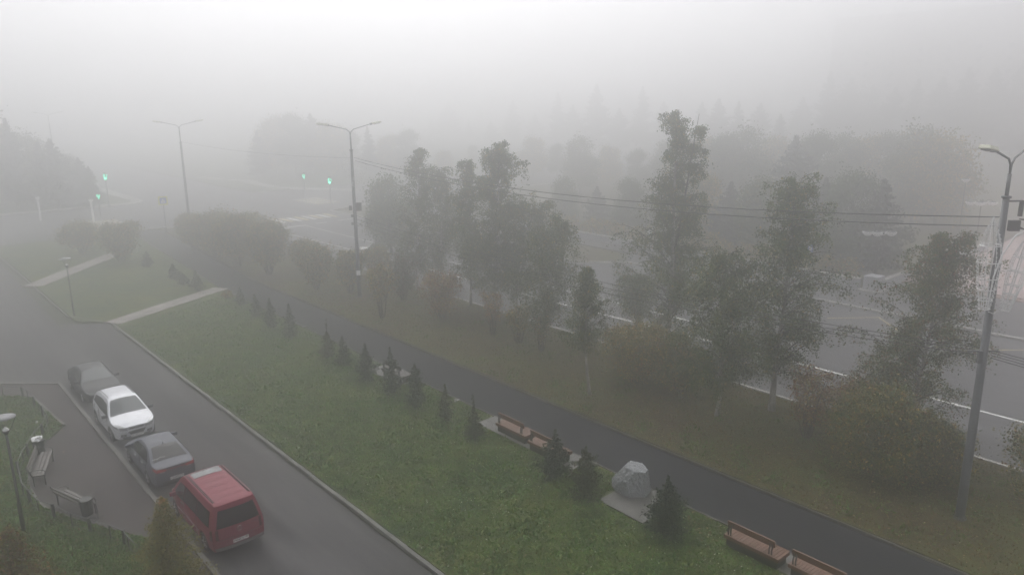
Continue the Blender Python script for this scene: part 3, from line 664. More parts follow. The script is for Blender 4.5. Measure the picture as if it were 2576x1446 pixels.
YGN = [G(x*q, y*q) for x, y in [(-60, 1489), (90, 1490), (126, 1498), (238, 1598), (190, 1642), (125, 1703), (107, 1755), (105, 1818), (143, 1886), (183, 1916), (342, 1970), (509, 2014), (603, 2030), (680, 2092), (735, 2180), (700, 2330), (-100, 2330)]]
tufts('yard_grass', YGN, 30000, 603, ('blade1', 'blade2', 'blade3'), (6, 2.5, .8), .05, LZ-.02, 'green grass behind the low fence around the yard')
P = np.concatenate([scatter(LAWN_NEAR, 900, 605, (70, .8)), scatter(LAWN_NEAR, 260, 606)]); P = np.concatenate([P, np.full((len(P), 1), LZ+.07)], 1)
tag(leafmesh('clover_flowers', P, .036, ['flower'], [1], 605, asp=1., flat=True), 'small white clover flowers dotted over the green lawn', 'flowers', kind='stuff')
P = np.concatenate([scatter(VERGE_NEAR, 1100, 607), scatter(uvpoly([(-8, 25.15), (60, 25.15), (60, 26.2), (-8, 26.2)]), 500, 608), scatter(uvpoly([(-8, 20.6), (30, 20.6), (30, 21.8), (-8, 21.8)]), 260, 609)])
P = np.concatenate([P, np.full((len(P), 1), LZ+.03)], 1)
tag(leafmesh('fallen_leaves', P, .055, ['leaf3', 'leaf1', 'leaf2'], [4, 3, 1.2], 610, asp=1.3, flat=True), 'fallen pale and rust leaves on the ground along the walkway', 'leaves', kind='stuff')
P = scatter(uvpoly([(-8, 34.5), (60, 34.5), (60, 34.9), (-8, 34.9)]), 120, 611); P = np.concatenate([P, scatter(uvpoly([(-8, 12.0), (58, 12.0), (58, 12.4), (-8, 12.4)]), 90, 612), scatter(uvpoly([(-8, 7.15), (45, 7.15), (45, 7.5), (-8, 7.5)]), 80, 613), scatter(uvpoly([(0, -3), (40, -3), (40, 7), (0, 7)]), 60, 614)])
P = np.concatenate([P, np.full((len(P), 1), .02)], 1); tag(leafmesh('gutter_leaves', P, .05, ['leaf3', 'leaf1', 'leaf2'], [4, 3, 1], 615, asp=1.3, flat=True), 'scattered fallen leaves in the gutters and on the yard asphalt', 'leaves', kind='stuff')

# ------------------------------------------------------------------ street lamps
def text_mesh(name, body, size, m_, parent, M4, depth=.004, sx=1.):
    cu = bpy.data.curves.new(name, 'FONT'); cu.body = body; cu.size = size; cu.extrude = depth; cu.align_x = 'CENTER'; cu.align_y = 'CENTER'
    o = bpy.data.objects.new('tmp', cu); C.objects.link(o)
    dg = bpy.context.evaluated_depsgraph_get(); dg.update(); me = bpy.data.meshes.new_from_object(o.evaluated_get(dg)); bpy.data.objects.remove(o)
    for v in me.vertices: v.co.x *= sx
    me.transform(M4); me.materials.clear(); me.materials.append(M[m_]); r = bpy.data.objects.new(name, me); C.objects.link(r); r.parent = parent; return r

def cage(parent, base, tip, rmax, name='light_decoration', twist=0, bulb=True, wr=.017, seed=1):
    """wire flame-shaped basket"""
    base = Vector(base); tip = Vector(tip); ax = (tip-base); L = ax.length; ax.normalize(); x = ax.orthogonal().normalized(); y = ax.cross(x)
    pr = lambda s: rmax*(.42+.58*math.sin(math.pi*min(1, s*1.05)/1.35)) if s < .55 else rmax*max(0.0, 1-((s-.55)/.45)**1.7)
    b = MB(); rnd = random.Random(seed); bl = MB()
    for k in range(8):
        a = k*math.pi/4+twist; pts = [base+ax*(L*s)+(x*math.cos(a)+y*math.sin(a))*pr(s) for s in [i/14 for i in range(15)]]
        b.tube(pts, wr*(1.25 if k % 4 == 0 else .75), 4)
        for i in range(0, 22):
            s = i/22; p = base+ax*(L*s)+(x*math.cos(a)+y*math.sin(a))*(pr(s)+.02); bl.box(tuple(p), (.035, .02, .02))
    for s in (0, .1, .22, .34, .52, .7):
        b.tube([base+ax*(L*s)+(x*math.cos(j*math.pi/9)+y*math.sin(j*math.pi/9))*pr(s) for j in range(19)], wr*1.1, 4, caps=False)
    o = b.build(name, 'decor', parent)
    if bulb: tag(bl.build('bulbs', 'white', o), kind='stuff')
    return o

def street_lamp(loc, h, hc, label, side, decor=0, tilt=.0, r0=.26, heads=True):
    t = thing('street_lamp', loc, 0, label, 'street lamp', 'double-armed street lamps along the verge')
    b = MB(); b.lathe([(r0, 0), (r0*.97, .6), (min(.11, r0*.62), hc)], n=12); b.build('pole', 'steel', t, smooth=True)
    b = MB(); b.lathe([(r0*1.35, -.05), (r0*1.35, .06), (r0*1.02, .1)], n=12)
    for k in range(8): b.box((math.cos(k*.785)*r0*1.2, math.sin(k*.785)*r0*1.2, .09), (.05, .05, .07), k*.785)
    b.build('base_flange', 'steel', t)
    b = MB(); b.lathe([(.15, hc-.05), (.15, hc+.02)], n=12)
    up = Vector((0, 0, h)); b.tube([(0, 0, hc), (0, 0, h-.45)], .06, 8)
    d = Vector((AV[0], AV[1], 0))
    for sgn in (-1, 1):
        p0 = Vector((0, 0, h-.5)); b.tube([p0, p0+Vector((0, 0, .35))+d*sgn*.05, p0+Vector((0, 0, .55))+d*sgn*.3, p0+Vector((0, 0, .95))+d*sgn*2.0], .036, 7)
    b.build('arm', 'steel', t, smooth=True)
    rz = math.atan2(AV[1], AV[0])
    for sgn in (-1, 1):
        hd = MB(); M4 = Matrix.Translation(Vector((0, 0, h+.47))+d*sgn*2.25) @ Matrix.Rotation(rz, 4, 'Z') @ Matrix.Rotation(-sgn*.14, 4, 'Y')
        hd.box((0, 0, .03), (.82, .34, .10), M4=M4, taper=.86); hd.box((0, 0, -.03), (.82, .36, .03), M4=M4)
        o = hd.build('lamp_head', 'lampgrey', t, bevel=.015)
        g = MB(); g.box((.02*sgn, 0, -.06), (.5, .28, .035), M4=M4); g.build('lens', 'lampunder', o)
        k_ = MB(); k_.box((-sgn*.44, 0, -.01), (.16, .16, .13), M4=M4); k_.build('clamp', 'steel', o)
    return t
P1 = G(2412, 1308, .0); P1.z = LZ-.02
P2 = G(905, 750, .0); P2.z = LZ-.02
P3 = UV(88.0, 28.3, LZ-.02)
h1, hc1 = HT(P1, 408), HT(P1, 500)
z = lambda P_, y: HT(P_, y)
L1 = street_lamp(P1, h1, hc1, 'nearest tall grey steel street lamp at the right, hung with a cage of light decorations', 1, r0=.165)
L2 = street_lamp(P2, HT(P2, 330), HT(P2, 380), 'middle tall street lamp with a dark box on its pole, among the foggy bushes', 1, r0=.17)
L3 = street_lamp(P3, HT(P3, 318), HT(P3, 360), 'far street lamp fading in the fog behind the leftmost clipped hedge bushes', 1, r0=.17)
lo, hi = 460., 700.
for _ in range(40):
    mm = (lo+hi)/2
    if HT(G(146, mm), 322) > 12.9: lo = mm
    else: hi = mm
P4 = G(146, lo); L4 = street_lamp(P4, 13.0, 11.3, 'farthest street lamp, a faint shape beyond the side street at the left', 1, r0=.17)
P5 = UV(-35, 28.4, 0)
# hardware on the near lamp
b = MB(); zt = z(P1, 553)
b.box((.3, -.05, zt+.55), (.5, .06, .05)); b.box((.5, -.05, zt+.3), (.1, .1, .5)); b.box((.32, -.1, zt-.25), (.34, .14, .35)); b.tube([(.15, -.1, zt-.1), (.6, -.15, zt-.35)], .02, 5); b.build('cable_bracket', 'iron', L1)
b = MB(); b.tube([(-.12, -.16, z(P1, 620)), (-.16, -.2, z(P1, 700)), (-.10, -.18, z(P1, 790))], [.07, .11, .05], 7); b.build('sleeve', 'steeldark', L1)
b = MB(); za = z(P1, 885); b.box((-.42, -.1, za), (.42, .06, .05)); b.box((-.2, -.12, za-.2), (.12, .12, .45)); b.box((.25, -.1, za), (.3, .05, .05)); b.build('cross_arm', 'steel', L1)
def rel(P_, x, y, off=0.):   # point in the plane of the lamp, facing the street
    zz_ = z(P_, y); return Vector((seg_to(P_, x, zz_), off, zz_))
dc = thing('light_decoration', (P1.x, P1.y, P1.z), 0, 'white wire light decoration of two flame-shaped baskets on the near street lamp', 'decoration')
cage(dc, rel(P1, 2461, 775, -.3), rel(P1, 2484, 548, -.3), .36, 'basket', seed=1)
cage(dc, rel(P1, 2506, 778, -.4), rel(P1, 2566, 590, -.4), .27, 'basket', twist=.3, seed=2)
b = MB(); b.tube([rel(P1, 2455, 772, -.6), rel(P1, 2465, 690, -.7), rel(P1, 2490, 640, -.6), rel(P1, 2530, 590, -.5), rel(P1, 2575, 570, -.5)], .025, 5)
b.tube([rel(P1, 2497, 770, -.85), rel(P1, 2515, 720, -.95), rel(P1, 2545, 680, -.9), rel(P1, 2600, 600, -.8)], .035, 5); b.tube([rel(P1, 2470, 782, -.3), rel(P1, 2478, 786, -.4), rel(P1, 2492, 778, -.4)], .012, 4)
b.build('frame', 'decor', dc)
dc2 = thing('light_decoration', tuple(P2), 0, 'faint wire light decoration high on the middle street lamp', 'decoration')
cage(dc2, rel(P2, 879, 450, -.3), rel(P2, 866, 385, -.3), .35, 'basket', bulb=False, wr=.006); cage(dc2, rel(P2, 893, 470, -.3), rel(P2, 920, 402, -.3), .42, 'basket', bulb=False, wr=.006, seed=4)
b = MB(); zb = z(P2, 522); b.box((.36, -.1, zb), (.36, .3, .62)); b.box((.12, 0, zb), (.3, .06, .06)); b.build('control_box', 'steeldark', L2)
b = MB(); b.box((-.3, -.05, zb-.1), (.2, .15, .35)); b.box((-.2, -.1, zb-.7), (.16, .1, .2)); b.box((-.2, -.1, zb-1.3), (.16, .1, .2)); b.build('side_box', 'steeldark', L2)
b = MB(); b.box((.05, -.22, z(P2, 687)), (.3, .06, .34)); b.build('number_plate', 'white', L2)

# ------------------------------------------------------------------ cables
def cable(a, c, sag, label, r=.016):
    a = Vector(a); c = Vector(c); o = a.copy(); pts = [a.lerp(c, k/18)-Vector((0, 0, sag*4*(k/18)*(1-k/18)))-o for k in range(19)]
    b = MB(); b.tube(pts, r, 5); ob = b.build('cable', 'wire'); ob.location = o; return tag(ob, label, 'cable', 'cables strung between the street lamps')
zu1, zu2 = z(P1, 553), z(P1, 577)
za1, za2 = z(P2, 400), z(P2, 408)
vA = Vector((AV[0], AV[1], 0))
cable(P1+vA*.15+Vector((0, 0, zu1)), P2+vA*.2+Vector((0, 0, za1)), .95, 'upper of the two high cables between the near and the middle street lamp', .02)
cable(P1+vA*.25+Vector((0, 0, zu2)), P2+vA*.3+Vector((0, 0, za2)), 1.0, 'lower of the two high cables between the near and the middle street lamp', .02)
for k, (za_, lab) in enumerate([(885, 'uppermost of the low cables between the near and the middle street lamp'), (893, 'low cable second from the top between the near and the middle street lamp'), (903, 'lowest of the cables between the near and the middle street lamp')]):
    cable(P1+vA*(.2+.05*k)+Vector((0, 0, z(P1, za_))), P2+vA*.1+Vector((0, 0, z(P2, 545+k*9))), .8+.1*k, lab, .014)
P5v = Vector((P5.x, P5.y, 0))
cable(P1+Vector((.5, -.05, z(P1, 556))), P5v+Vector((0, 0, 10.9)), .9, 'thick high cable leaving the near street lamp towards the right edge, upper one', .024)
cable(P1+Vector((.4, -.1, z(P1, 577))), P5v+Vector((0, 0, 10.5)), .9, 'thick high cable leaving the near street lamp towards the right edge, lower one', .024)
for k in range(4): cable(P1+Vector((.2, -.1, z(P1, 884+k*6))), P5v+Vector((0, 0, 6.9-.18*k)), .7+.08*k, ['top', 'second', 'third', 'lowest'][k]+' of the four low cables leaving the near street lamp towards the right edge', .014)
cable(P2+Vector((0, 0, za1)), P3+Vector((0, 0, 10.8)), .35, 'high cable between the middle and the far street lamp', .009)

# ------------------------------------------------------------------ globe lamps by the low wall
def globe_lamp(loc, h, label, n=4, rad=.42, arm=.9):
    t = thing('globe_lamp', loc, 0, label, 'park lamp', 'white bowl lamps on the far side of the boulevard')
    b = MB(); b.lathe([(.11, 0), (.09, .8), (.055, 1), (.045, h)], n=8); b.build('post', 'iron', t, smooth=True)
    b = MB(); sp = [(-arm, .12), (-arm*.35, -.25), (arm*.3, .2), (arm, -.15)] if n == 4 else [(0, 0)]
    for dx, dy in sp: b.tube([(0, 0, h-.25), (dx*.6, dy*.6, h+.12), (dx, dy, h+.02)], .02, 5)
    b.build('arm', 'iron', t)
    for dx, dy in sp:
        g = MB(); g.lathe([(.03, -rad*.85), (rad*.5, -rad*.72), (rad*.85, -rad*.42), (rad, -.03), (rad, .0)], (dx, dy, h-.1), 14); o = g.build('globe', 'globe', t, smooth=True)
        g = MB(); g.lathe([(rad*.8, .0), (rad*.5, rad*.1), (.04, rad*.18)], (dx, dy, h-.1), 14); g.build('cap', 'steel', o, smooth=True)
    return t
p = UV(24.6, 61.4, .1); p = G(2198, 712); globe_lamp(p, HT(p, 583)+.1, 'park lamp with four white bowls right behind the square granite block')
p = G(2446, 668); globe_lamp(p, HT(p, 508)+.1, 'park lamp with four white bowls behind the decorated near street lamp')
p = G(2408, 610); globe_lamp(p, HT(p, 450)+.05, 'single white bowl lamp in the fog above the other lamps at the right', n=1, rad=.4)
p = G(1622, 636); globe_lamp(p, HT(p, 521)+.05, 'single white bowl lamp left of the tallest birch', n=1, rad=.4)

# ------------------------------------------------------------------ post lamps of the yard
def post_lamp(loc, h, label):
    t = thing('post_lamp', loc, 0, label, 'lamp post', 'disc-topped post lamps near the yard')
    b = MB(); b.lathe([(.075, 0), (.07, 1.1), (.05, 1.15), (.045, h-.62)], n=8); b.build('post', 'iron', t, smooth=True)
    b = MB(); b.lathe([(.05, h-.66), (.11, h-.58), (.13, h-.52)], n=12); o = b.build('lamp', 'iron', t, smooth=True)
    g = MB(); g.lathe([(.10, h-.53), (.11, h-.49), (.03, h-.40)], n=12); g.build('bulb', 'globe', o, smooth=True)
    b = MB()
    for k in range(3): a = k*2.094+.4; b.tube([(.1*math.cos(a), .1*math.sin(a), h-.56), (.2*math.cos(a), .2*math.sin(a), h-.4), (.36*math.cos(a), .36*math.sin(a), h-.05)], .012, 5)
    b.build('bracket', 'iron', t)
    b = MB(); b.lathe([(.37, h-.05), (.38, h-.03), (.17, h+.03), (.02, h+.05)], n=24); b.build('disc', 'lampdisc', t, smooth=True)
M['lampdisc'] = mat('lampdisc', (.20, .20, .21), .5)
p = G(60, 1334, .07); post_lamp(p, HT(p, 1052), 'post lamp with a round disc top at the left edge, beside the fenced yard')
p = G(187, 795, .07); post_lamp(p, HT(p, 652), 'thin post lamp standing on the lawn between the two slab footpaths')

# ------------------------------------------------------------------ benches and bins
def plank_bench(p0, p1, label, group='plank benches along the walkway'):
    """bench on a black box; p0-p1 is the lawn-side edge of the seat on plan"""
    a, c = Vector(p0), Vector(p1); d = c-a; L = d.length; rz = math.atan2(d.y, d.x)
    t = thing('bench', (a+c)/2, rz, label, 'bench', group); W_ = .72; zs = .47
    b = MB(); b.box((0, W_/2+.0, .2+LZ/2), (L-.16, W_-.14, .4)); b.build('base', 'black', t)
    b = MB(); b.box((0, .03, zs-.03), (L, .05, .11)); b.box((0, W_-.03, zs-.03), (L, .05, .11)); b.box((-L/2+.025, W_/2, zs-.03), (.05, W_-.1, .105)); b.box((L/2-.025, W_/2, zs-.03), (.05, W_-.1, .105))
    n = round(L/.115)
    for i in range(n): b.box((-L/2+(i+.5)*L/n, W_/2, zs+.035), (L/n-.012, W_+.02, .03))
    b.build('seat', 'wood', t)
    b = MB(); M4 = Matrix.Translation((-.1, .16, zs+.42)) @ Matrix.Rotation(.16, 4, 'X')
    b.box((0, 0, 0), (L*.86, .05, .25), M4=M4); b.build('backrest', 'wood', t, bevel=.008)
    for sx in (-.42, .33):
        for k in (-.045, .045):
            b = MB(); x_ = sx*L+k; b.tube([(x_, .09, zs+.05), (x_, .075, zs+.2), (x_, .11, zs+.33), (x_, .10, zs+.44)], [.026, .026, .026, .02], 5)
            b.build('bracket', 'iron', t)
    return t
def bench_uv(x0, y0, x1, y1, label, L=2.05):
    a = G(x0, y0, .5); a.z = 0; c = G(x1, y1, .5); c.z = 0
    mid = (a+c)/2; d = Vector((-AU[0], -AU[1], 0)); return plank_bench(mid-d*L/2, mid+d*L/2, label)
bench_uv(1833, 1350, 1943, 1401, 'plank bench nearest in full view, on the slabs right of the boulder')
bench_uv(2004, 1429, 2114, 1480, 'plank bench cut off by the bottom edge of the photo', 2.05)
bench_uv(1256, 1065, 1310, 1096, 'left one of the pair of plank benches, in full view with a slab border')
bench_uv(1340, 1112, 1394, 1143, 'right one of the pair of plank benches, its end hidden by the dark spruce')
fb = bench_uv(962, 924, 1006, 951, 'lone far plank bench, greyed, behind a spruce')
for c_h in fb.children:
    if c_h.name.split('.')[0] in ('seat', 'backrest'): c_h.data.materials[0] = M['greywood']
def slabs(u0, u1, v0, v1, seed, label='pavement_slabs'):
    rnd = random.Random(seed); b = MB(); n = max(1, round((u1-u0)/.5)); k_ = max(1, round((v1-v0)/.5))
    for i in range(n):
        for j in range(k_):
            c = UV(u0+(i+.5)*(u1-u0)/n, v0+(j+.5)*(v1-v0)/k_); b.box((c.x, c.y, LZ-.02+rnd.uniform(-.003, .003)), ((u1-u0)/n-.012, (v1-v0)/k_-.012, .08), HEAD+rnd.uniform(-.01, .01))
    return struct(label, b, 'slab')
def uvb(x, y): return uv_of(G(x, y))
slabs(7.2, 12.6, 20.75, 21.85, 1); slabs(20.2, 26.6, 20.7, 21.85, 2); slabs(33.2, 36.6, 20.7, 21.85, 3)
def steel_bench(loc, rz, L, label):
    t = thing('slatted_bench', loc, rz, label, 'bench', 'slatted metal-framed benches in the yard')
    b = MB()
    for k in range(3): b.box((0, .07+k*.15, .46), (L, .125, .035))
    b.build('seat', 'greywood', t)
    b = MB(); M4 = Matrix.Translation((0, -.06, .46)) @ Matrix.Rotation(.22, 4, 'X')
    for k in range(2): b.box((0, 0, .16+k*.17), (L, .03, .12), M4=M4)
    b.build('backrest', 'greywood', t)
    for sx in (-.5, .5):
        x_ = sx*(L-.12)
        for y_ in (.02, .42):
            b = MB(); b.bar((x_, y_, 0), (x_, y_, .45), .045, .045); b.build('leg', 'iron', t)
        b = MB(); b.bar((x_, -.02, .43), (x_, .47, .43), .045, .04); b.bar((x_, 0, .43), (x_, -.17, .88), .045, .04)
        b.tube([(x_, -.08, .64), (x_, .18, .69), (x_, .4, .66), (x_, .46, .56), (x_, .44, .45)], .016, 5)
        b.build('frame', 'iron', t)
    return t
# near bench seen from behind; far bench facing right
a = G(128, 1250, .45); c = G(205, 1282, .45); mid = (a+c)/2; mid.z = .006
pa, pb = G(124, 1222, .88), G(197, 1256, .88); d = pb-pa; rzb = math.atan2(d.y, d.x); L_ = d.length
base = (pa+pb)/2; nrm = Vector((-math.sin(rzb), math.cos(rzb), 0)); loc = base+nrm*.17; loc.z = .006
steel_bench(loc, rzb, L_, 'slatted bench seen from behind, beside the dark litter bin inside the curved fence')
pa, pb = G(97, 1195, .46), G(117, 1137, .46); d = pb-pa; rz2 = math.atan2(-d.y, -d.x)
loc = (pa+pb)/2+Vector((math.sin(rz2), -math.cos(rz2), 0))*.22; loc.z = .006
steel_bench(loc, rz2, max(1.3, d.length*1.05), 'slatted bench facing the parked cars, next to the bin with the white bag')
def bin_(loc, rz, label, bag=False, tilt=.06):
    t = thing('litter_bin', loc, rz, label, 'litter bin', 'dark litter bins in the yard')
    b = MB(); b.lathe([(.19, .16), (.235, .74), (.24, .78)], n=12); b.build('bucket', 'rubber', t)
    b = MB(); b.lathe([(.215, .7801), (.20, .66)], n=12); b.build('liner', 'black', t)
    b = MB(); b.tube([(0, .26, .72), (0, .42, .6), (0, .45, .3), (0, .42, .02), (0, .1, .02)], .016, 5); b.tube([(0, -.1, .02), (0, -.2, .02), (0, -.22, .3)], .016, 5); b.tube([(-.25, .42, .02), (.25, .42, .02)], .016, 5)
    b.build('stand', 'iron', t)
    return t
bl = G(222, 1302, .006); bin_(bl, rzb-1.2, 'dark litter bin at the right end of the bench seen from behind')
bl2 = G(102, 1148, .006); bl2.x -= .0; bin_(bl2, 2.2, 'dark litter bin with a white bag stuffed on top, beyond the bench end')
b = MB(); rs = np.random.RandomState(4); bm = bmesh.new(); bmesh.ops.create_icosphere(bm, subdivisions=3, radius=.19)
from mathutils import noise as _ns
for v_ in bm.verts: v_.co *= 1+.75*_ns.noise(v_.co*9)+.4*_ns.noise(v_.co*25); v_.co.z = v_.co.z*.75+.1
b.add([tuple(v_.co) for v_ in bm.verts], [tuple(x_.index for x_ in f_.verts) for f_ in bm.faces]); bm.free()
o = b.build('rubbish_bag', 'bag'); o.location = bl2+Vector((0, 0, .74)); tag(o, 'crumpled white plastic bag on top of the litter bin', 'bag')
b = MB(); b.box((0, 0, .035), (.09, .07, .07)); b.box((0, 0, .08), (.05, .04, .03)); o = b.build('white_scrap', 'bag'); o.location = G(93, 1063, LZ-.02); tag(o, 'small white scrap lying on the fenced lawn', 'litter')

# boulder on its slab
rk = G(1590, 1245); sl4 = [G(1505, 1259, .1), G(1616, 1318, .1), G(1705, 1265, .1), G(1596, 1208, .1)]
b = MB(); b.prism(sl4, -.05, .15); o = b.build('stone_slab', 'rockslab', bevel=.015); tag(o, 'flat square slab under the grey boulder', 'slab')
def boulder():
    bm = bmesh.new(); bmesh.ops.create_icosphere(bm, subdivisions=5, radius=1)
    h = HT(G(1590, 1262), 1168); from mathutils import noise
    planes = [(Vector(d).normalized(), k) for d, k in [((-1, -.5, .35), .80), ((-1, .3, .75), .86), ((-.55, -.8, .5), .84), ((.3, -1, .12), .80), ((1, -.3, .05), .86), ((.9, .5, .3), .84), ((.15, -.7, 1), .98), ((.5, -.2, 1), 1.08), ((0, 1, .3), .8), ((-.6, -.75, -.1), .86), ((-.9, -.1, 1.1), .98), ((.1, -.1, 1), .80)]]
    for v in bm.verts:
        p = v.co.normalized(); rr = 1.25
        for d, k in planes:
            c_0 = p.dot(d)
            if c_0 > .05: rr = min(rr, k/c_0)
        n1 = noise.fractal(p*1.6+Vector((3, 1, 7)), 1, 2, 4); n2 = noise.voronoi(p*3.1+Vector((2, 5, 1)))[0]; n3 = noise.fractal(p*7+Vector((1, 4, 2)), 1, 2, 3)
        q_ = p*(rr+.035*n1+.05*(n2[1]-n2[0]-.3)+.022*n3)
        zz_ = (q_.z+.78)/1.78
        q_.x += .16*max(0, zz_-.4); q_.x *= 1-.12*max(0, zz_-.5); q_.y *= .8
        v.co = Vector((q_.x, q_.y, max(-.02, zz_)*h*.8))
    me = bpy.data.meshes.new('boulder'); bm.to_mesh(me); bm.free(); me.materials.append(M['rockm'])
    o = bpy.data.objects.new('boulder', me); C.objects.link(o); return o
bo = boulder(); c = sum((Vector(s) for s in sl4), Vector())/4; c2 = G(1592, 1252); bo.location = (c2.x, c2.y+.25, .13); bo.rotation_euler = (0, 0, -.25); bo.scale = (.70, .66, 1)
tag(bo, 'large rough grey boulder standing on a flat square slab by the walkway', 'boulder')
for (x, y, s_, lab) in [(1700, 1163, .35, 'pale flat stone in the grass edge by the slim brownish spruce')]: pass
def stone(x, y, s_, seed, lab):
    rs = np.random.RandomState(seed); b = MB(); b.lathe([(.5*s_, 0), (.55*s_, .12*s_), (.3*s_, .22*s_)], n=7); b.v = [(a_*(1+rs.uniform(-.2, .2)), b_*(.8+rs.uniform(-.2, .2)), c_) for a_, b_, c_ in b.v]
    o = b.build('stone', 'slab'); o.location = G(x, y, LZ-.03); tag(o, lab, 'stone')
stone(1150, 1008, .4, 1, 'pale stone beside the walkway edge right of the slim brownish spruce')
stone(765, 823, .45, 2, 'pale stone in the lawn edge right of the last spruce before the gap')
stone(590, 742, .4, 3, 'pale stone next to the tiny reddish shrub'); stone(480, 700, .35, 4, 'pale stone between two foggy spruces before the near footpath')

# ------------------------------------------------------------------ yard fence
FP = [(-60, 1488), (13, 1487), (86, 1492), (107, 1503), (131, 1528), (150, 1546), (163, 1566), (181, 1594), (162, 1636), (135, 1661), (108, 1713), (90, 1736), (72, 1782), (90, 1860), (115, 1890), (148, 1926), (205, 1945), (273, 1978), (341, 2000), (417, 2024), (470, 2046), (487, 2068), (520, 2100)]
f0 = G(107*q, 1650*q); t = thing('low_fence', (f0.x, f0.y, 0), 0, 'low dark metal fence curving around the lawn beside the yard', 'fence')
FW_ = [G(x*q, y*q, 0)-Vector((f0.x, f0.y, 0)) for x, y in FP]; hf = .58
for i, p in enumerate(FW_[1:-1]):
    b = MB(); big = i % 2 == 1
    b.bar(p, p+Vector((.0, 0, hf+(.05 if big else 0))), .085 if big else .03, .085 if big else .03); b.build('post', 'iron', t)
for a, c in zip(FW_[:-1], FW_[1:]):
    b = MB(); b.tube([a+Vector((0, 0, hf)), c+Vector((0, 0, hf))], .018, 5); b.build('rail', 'steeldark', t); b = MB(); b.tube([a+Vector((0, 0, .16)), c+Vector((0, 0, .16))], .011, 4); b.build('rail', 'steeldark', t)

# ------------------------------------------------------------------ traffic lights and signs in the fog
def seven(name, digits, hgt, parent, M4, th=.03):
    segs = {'2': 'abged', '1': 'bc'}; w_ = hgt*.5; t_ = th*.5
    for i, ch in enumerate(digits):     # each digit one connected outline of flat strokes
        ox = (i-1)*(w_*1.5)+w_*.2; b = MB()
        path = {'2': [(0, hgt), (w_, hgt), (w_, hgt/2), (0, hgt/2), (0, 0), (w_, 0)], '1': [(w_, hgt), (w_, 0)]}[ch]
        b.tube([M4 @ Vector((ox+x_, -.01, z_)) for x_, z_ in path], t_, 4); b.build('digit', 'greenlight', parent)
def face_cam(p): return math.atan2(p[1], p[0])-math.pi/2
def traffic_light(x, yb, ylamp, label, ped=False, s=1.6):
    p = G(x, yb); hz = HT(p, ylamp); t = thing('traffic_light', p, face_cam(p), label, 'traffic light')
    b = MB(); b.lathe([(.09, 0), (.07, hz)], n=8); b.build('pole', 'steel', t)
    b = MB(); b.box((0, -.12, hz+.28*s), (.36*s, .22, 1.1*s)); o = b.build('housing', 'iron', t, bevel=.02); 
    if ped:
        seven('countdown', '21', .3*s, o, Matrix.Translation((0, -.25, hz+.15*s)), .05*s)
        g = MB(); g.tube([(0, -.26, hz-.2*s), (0.05, -.26, hz+.02*s)], .05*s, 6); g.lathe([(.05*s, 0), (.05*s, .06)], (0.02, -.26, hz+.06*s), 8); g.build('walking_signal', 'greenlight', o)
    else:
        seven('countdown', '21', .34*s, o, Matrix.Translation((0, -.25, hz+.22*s)), .05*s)
        g = MB(); g.lathe([(.15*s, 0), (.15*s, .03), (.08*s, .06)], (0, -.25, hz), 14, Matrix.Rotation(R(90), 3, 'X')); g.build('green_lamp', 'greenlight', o, smooth=True)
    return t
traffic_light(275, 522, 449, 'vehicle traffic light showing green and a countdown of 21, at the far left', s=1.0)
traffic_light(254, 545, 497, 'pedestrian light with a green walking figure, below the far left traffic light', ped=True, s=.85)
traffic_light(769, 512, 446, 'small green pedestrian light left of the middle street lamp', ped=True, s=.85)
traffic_light(833, 522, 459, 'green traffic light with countdown just left of the middle street lamp', s=1.0)
p = G(421, 600); t = thing('crossing_sign', p, face_cam(p), 'square blue pedestrian crossing sign with a pale yellow border, left of the far street lamp', 'road sign'); hz = HT(p, 505)
b = MB(); b.lathe([(.04, 0), (.04, hz)], n=6); b.build('post', 'steel', t)
b = MB(); b.box((0, -.06, hz), (.98, .03, .98)); o = b.build('backing', 'yellowsign', t)
b = MB(); b.box((0, -.08, hz), (.68, .02, .68)); b.build('panel', 'bluesign', o)
b = MB(); b.add([(-.26, -.093, hz-.24), (.26, -.093, hz-.24), (0, -.093, hz+.26)], [(0, 1, 2)]); b.build('triangle', 'white', o)
b = MB(); b.tube([(-.08, -.097, hz-.2), (.0, -.097, hz-.06), (.01, -.097, hz+.06)], .018, 4); b.tube([(.09, -.097, hz-.2), (.0, -.097, hz-.06)], .018, 4); b.tube([(-.07, -.097, hz-.03), (.01, -.097, hz+.04), (.08, -.097, hz-.02)], .014, 4); b.lathe([(.03, -.005), (.03, .005)], (.015, -.097, hz+.12), 8, Matrix.Rotation(R(90), 3, 'X')); b.build('pedestrian_symbol', 'ink', o)
def round_signs(x, yb, ys, label, m_, r=.33, two=True):
    p = G(x, yb); hz = HT(p, ys); t = thing('road_sign', p, face_cam(p), label, 'road sign')
    b = MB(); b.lathe([(.04, 0), (.04, hz+.1)], n=6); b.build('post', 'steel', t)
    for k in ((-.36, .36) if two else (0,)):
        b = MB(); b.lathe([(r, 0), (r, .03)], (k, -.05, hz), 16, Matrix.Rotation(R(90), 3, 'X')); o = b.build('disc', m_, t)
        b = MB(); b.lathe([(r*.45, 0), (r*.45, .02)], (k, -.085, hz), 12, Matrix.Rotation(R(90), 3, 'X')); b.build('symbol', 'steel', o)
round_signs(1013, 612, 526, 'pair of small round pale signs just left of the foggy birch clump', 'white')
p = G(1633, 652); t = thing('direction_sign', p, face_cam(p), 'small square pale sign with dark marks left of the trunk of the tallest birch', 'road sign'); hz = HT(p, 583)
b = MB(); b.lathe([(.04, 0), (.04, hz)], n=6); b.build('post', 'steel', t); b = MB(); b.box((0, -.06, hz), (.62, .03, .66)); o = b.build('panel', 'white', t)
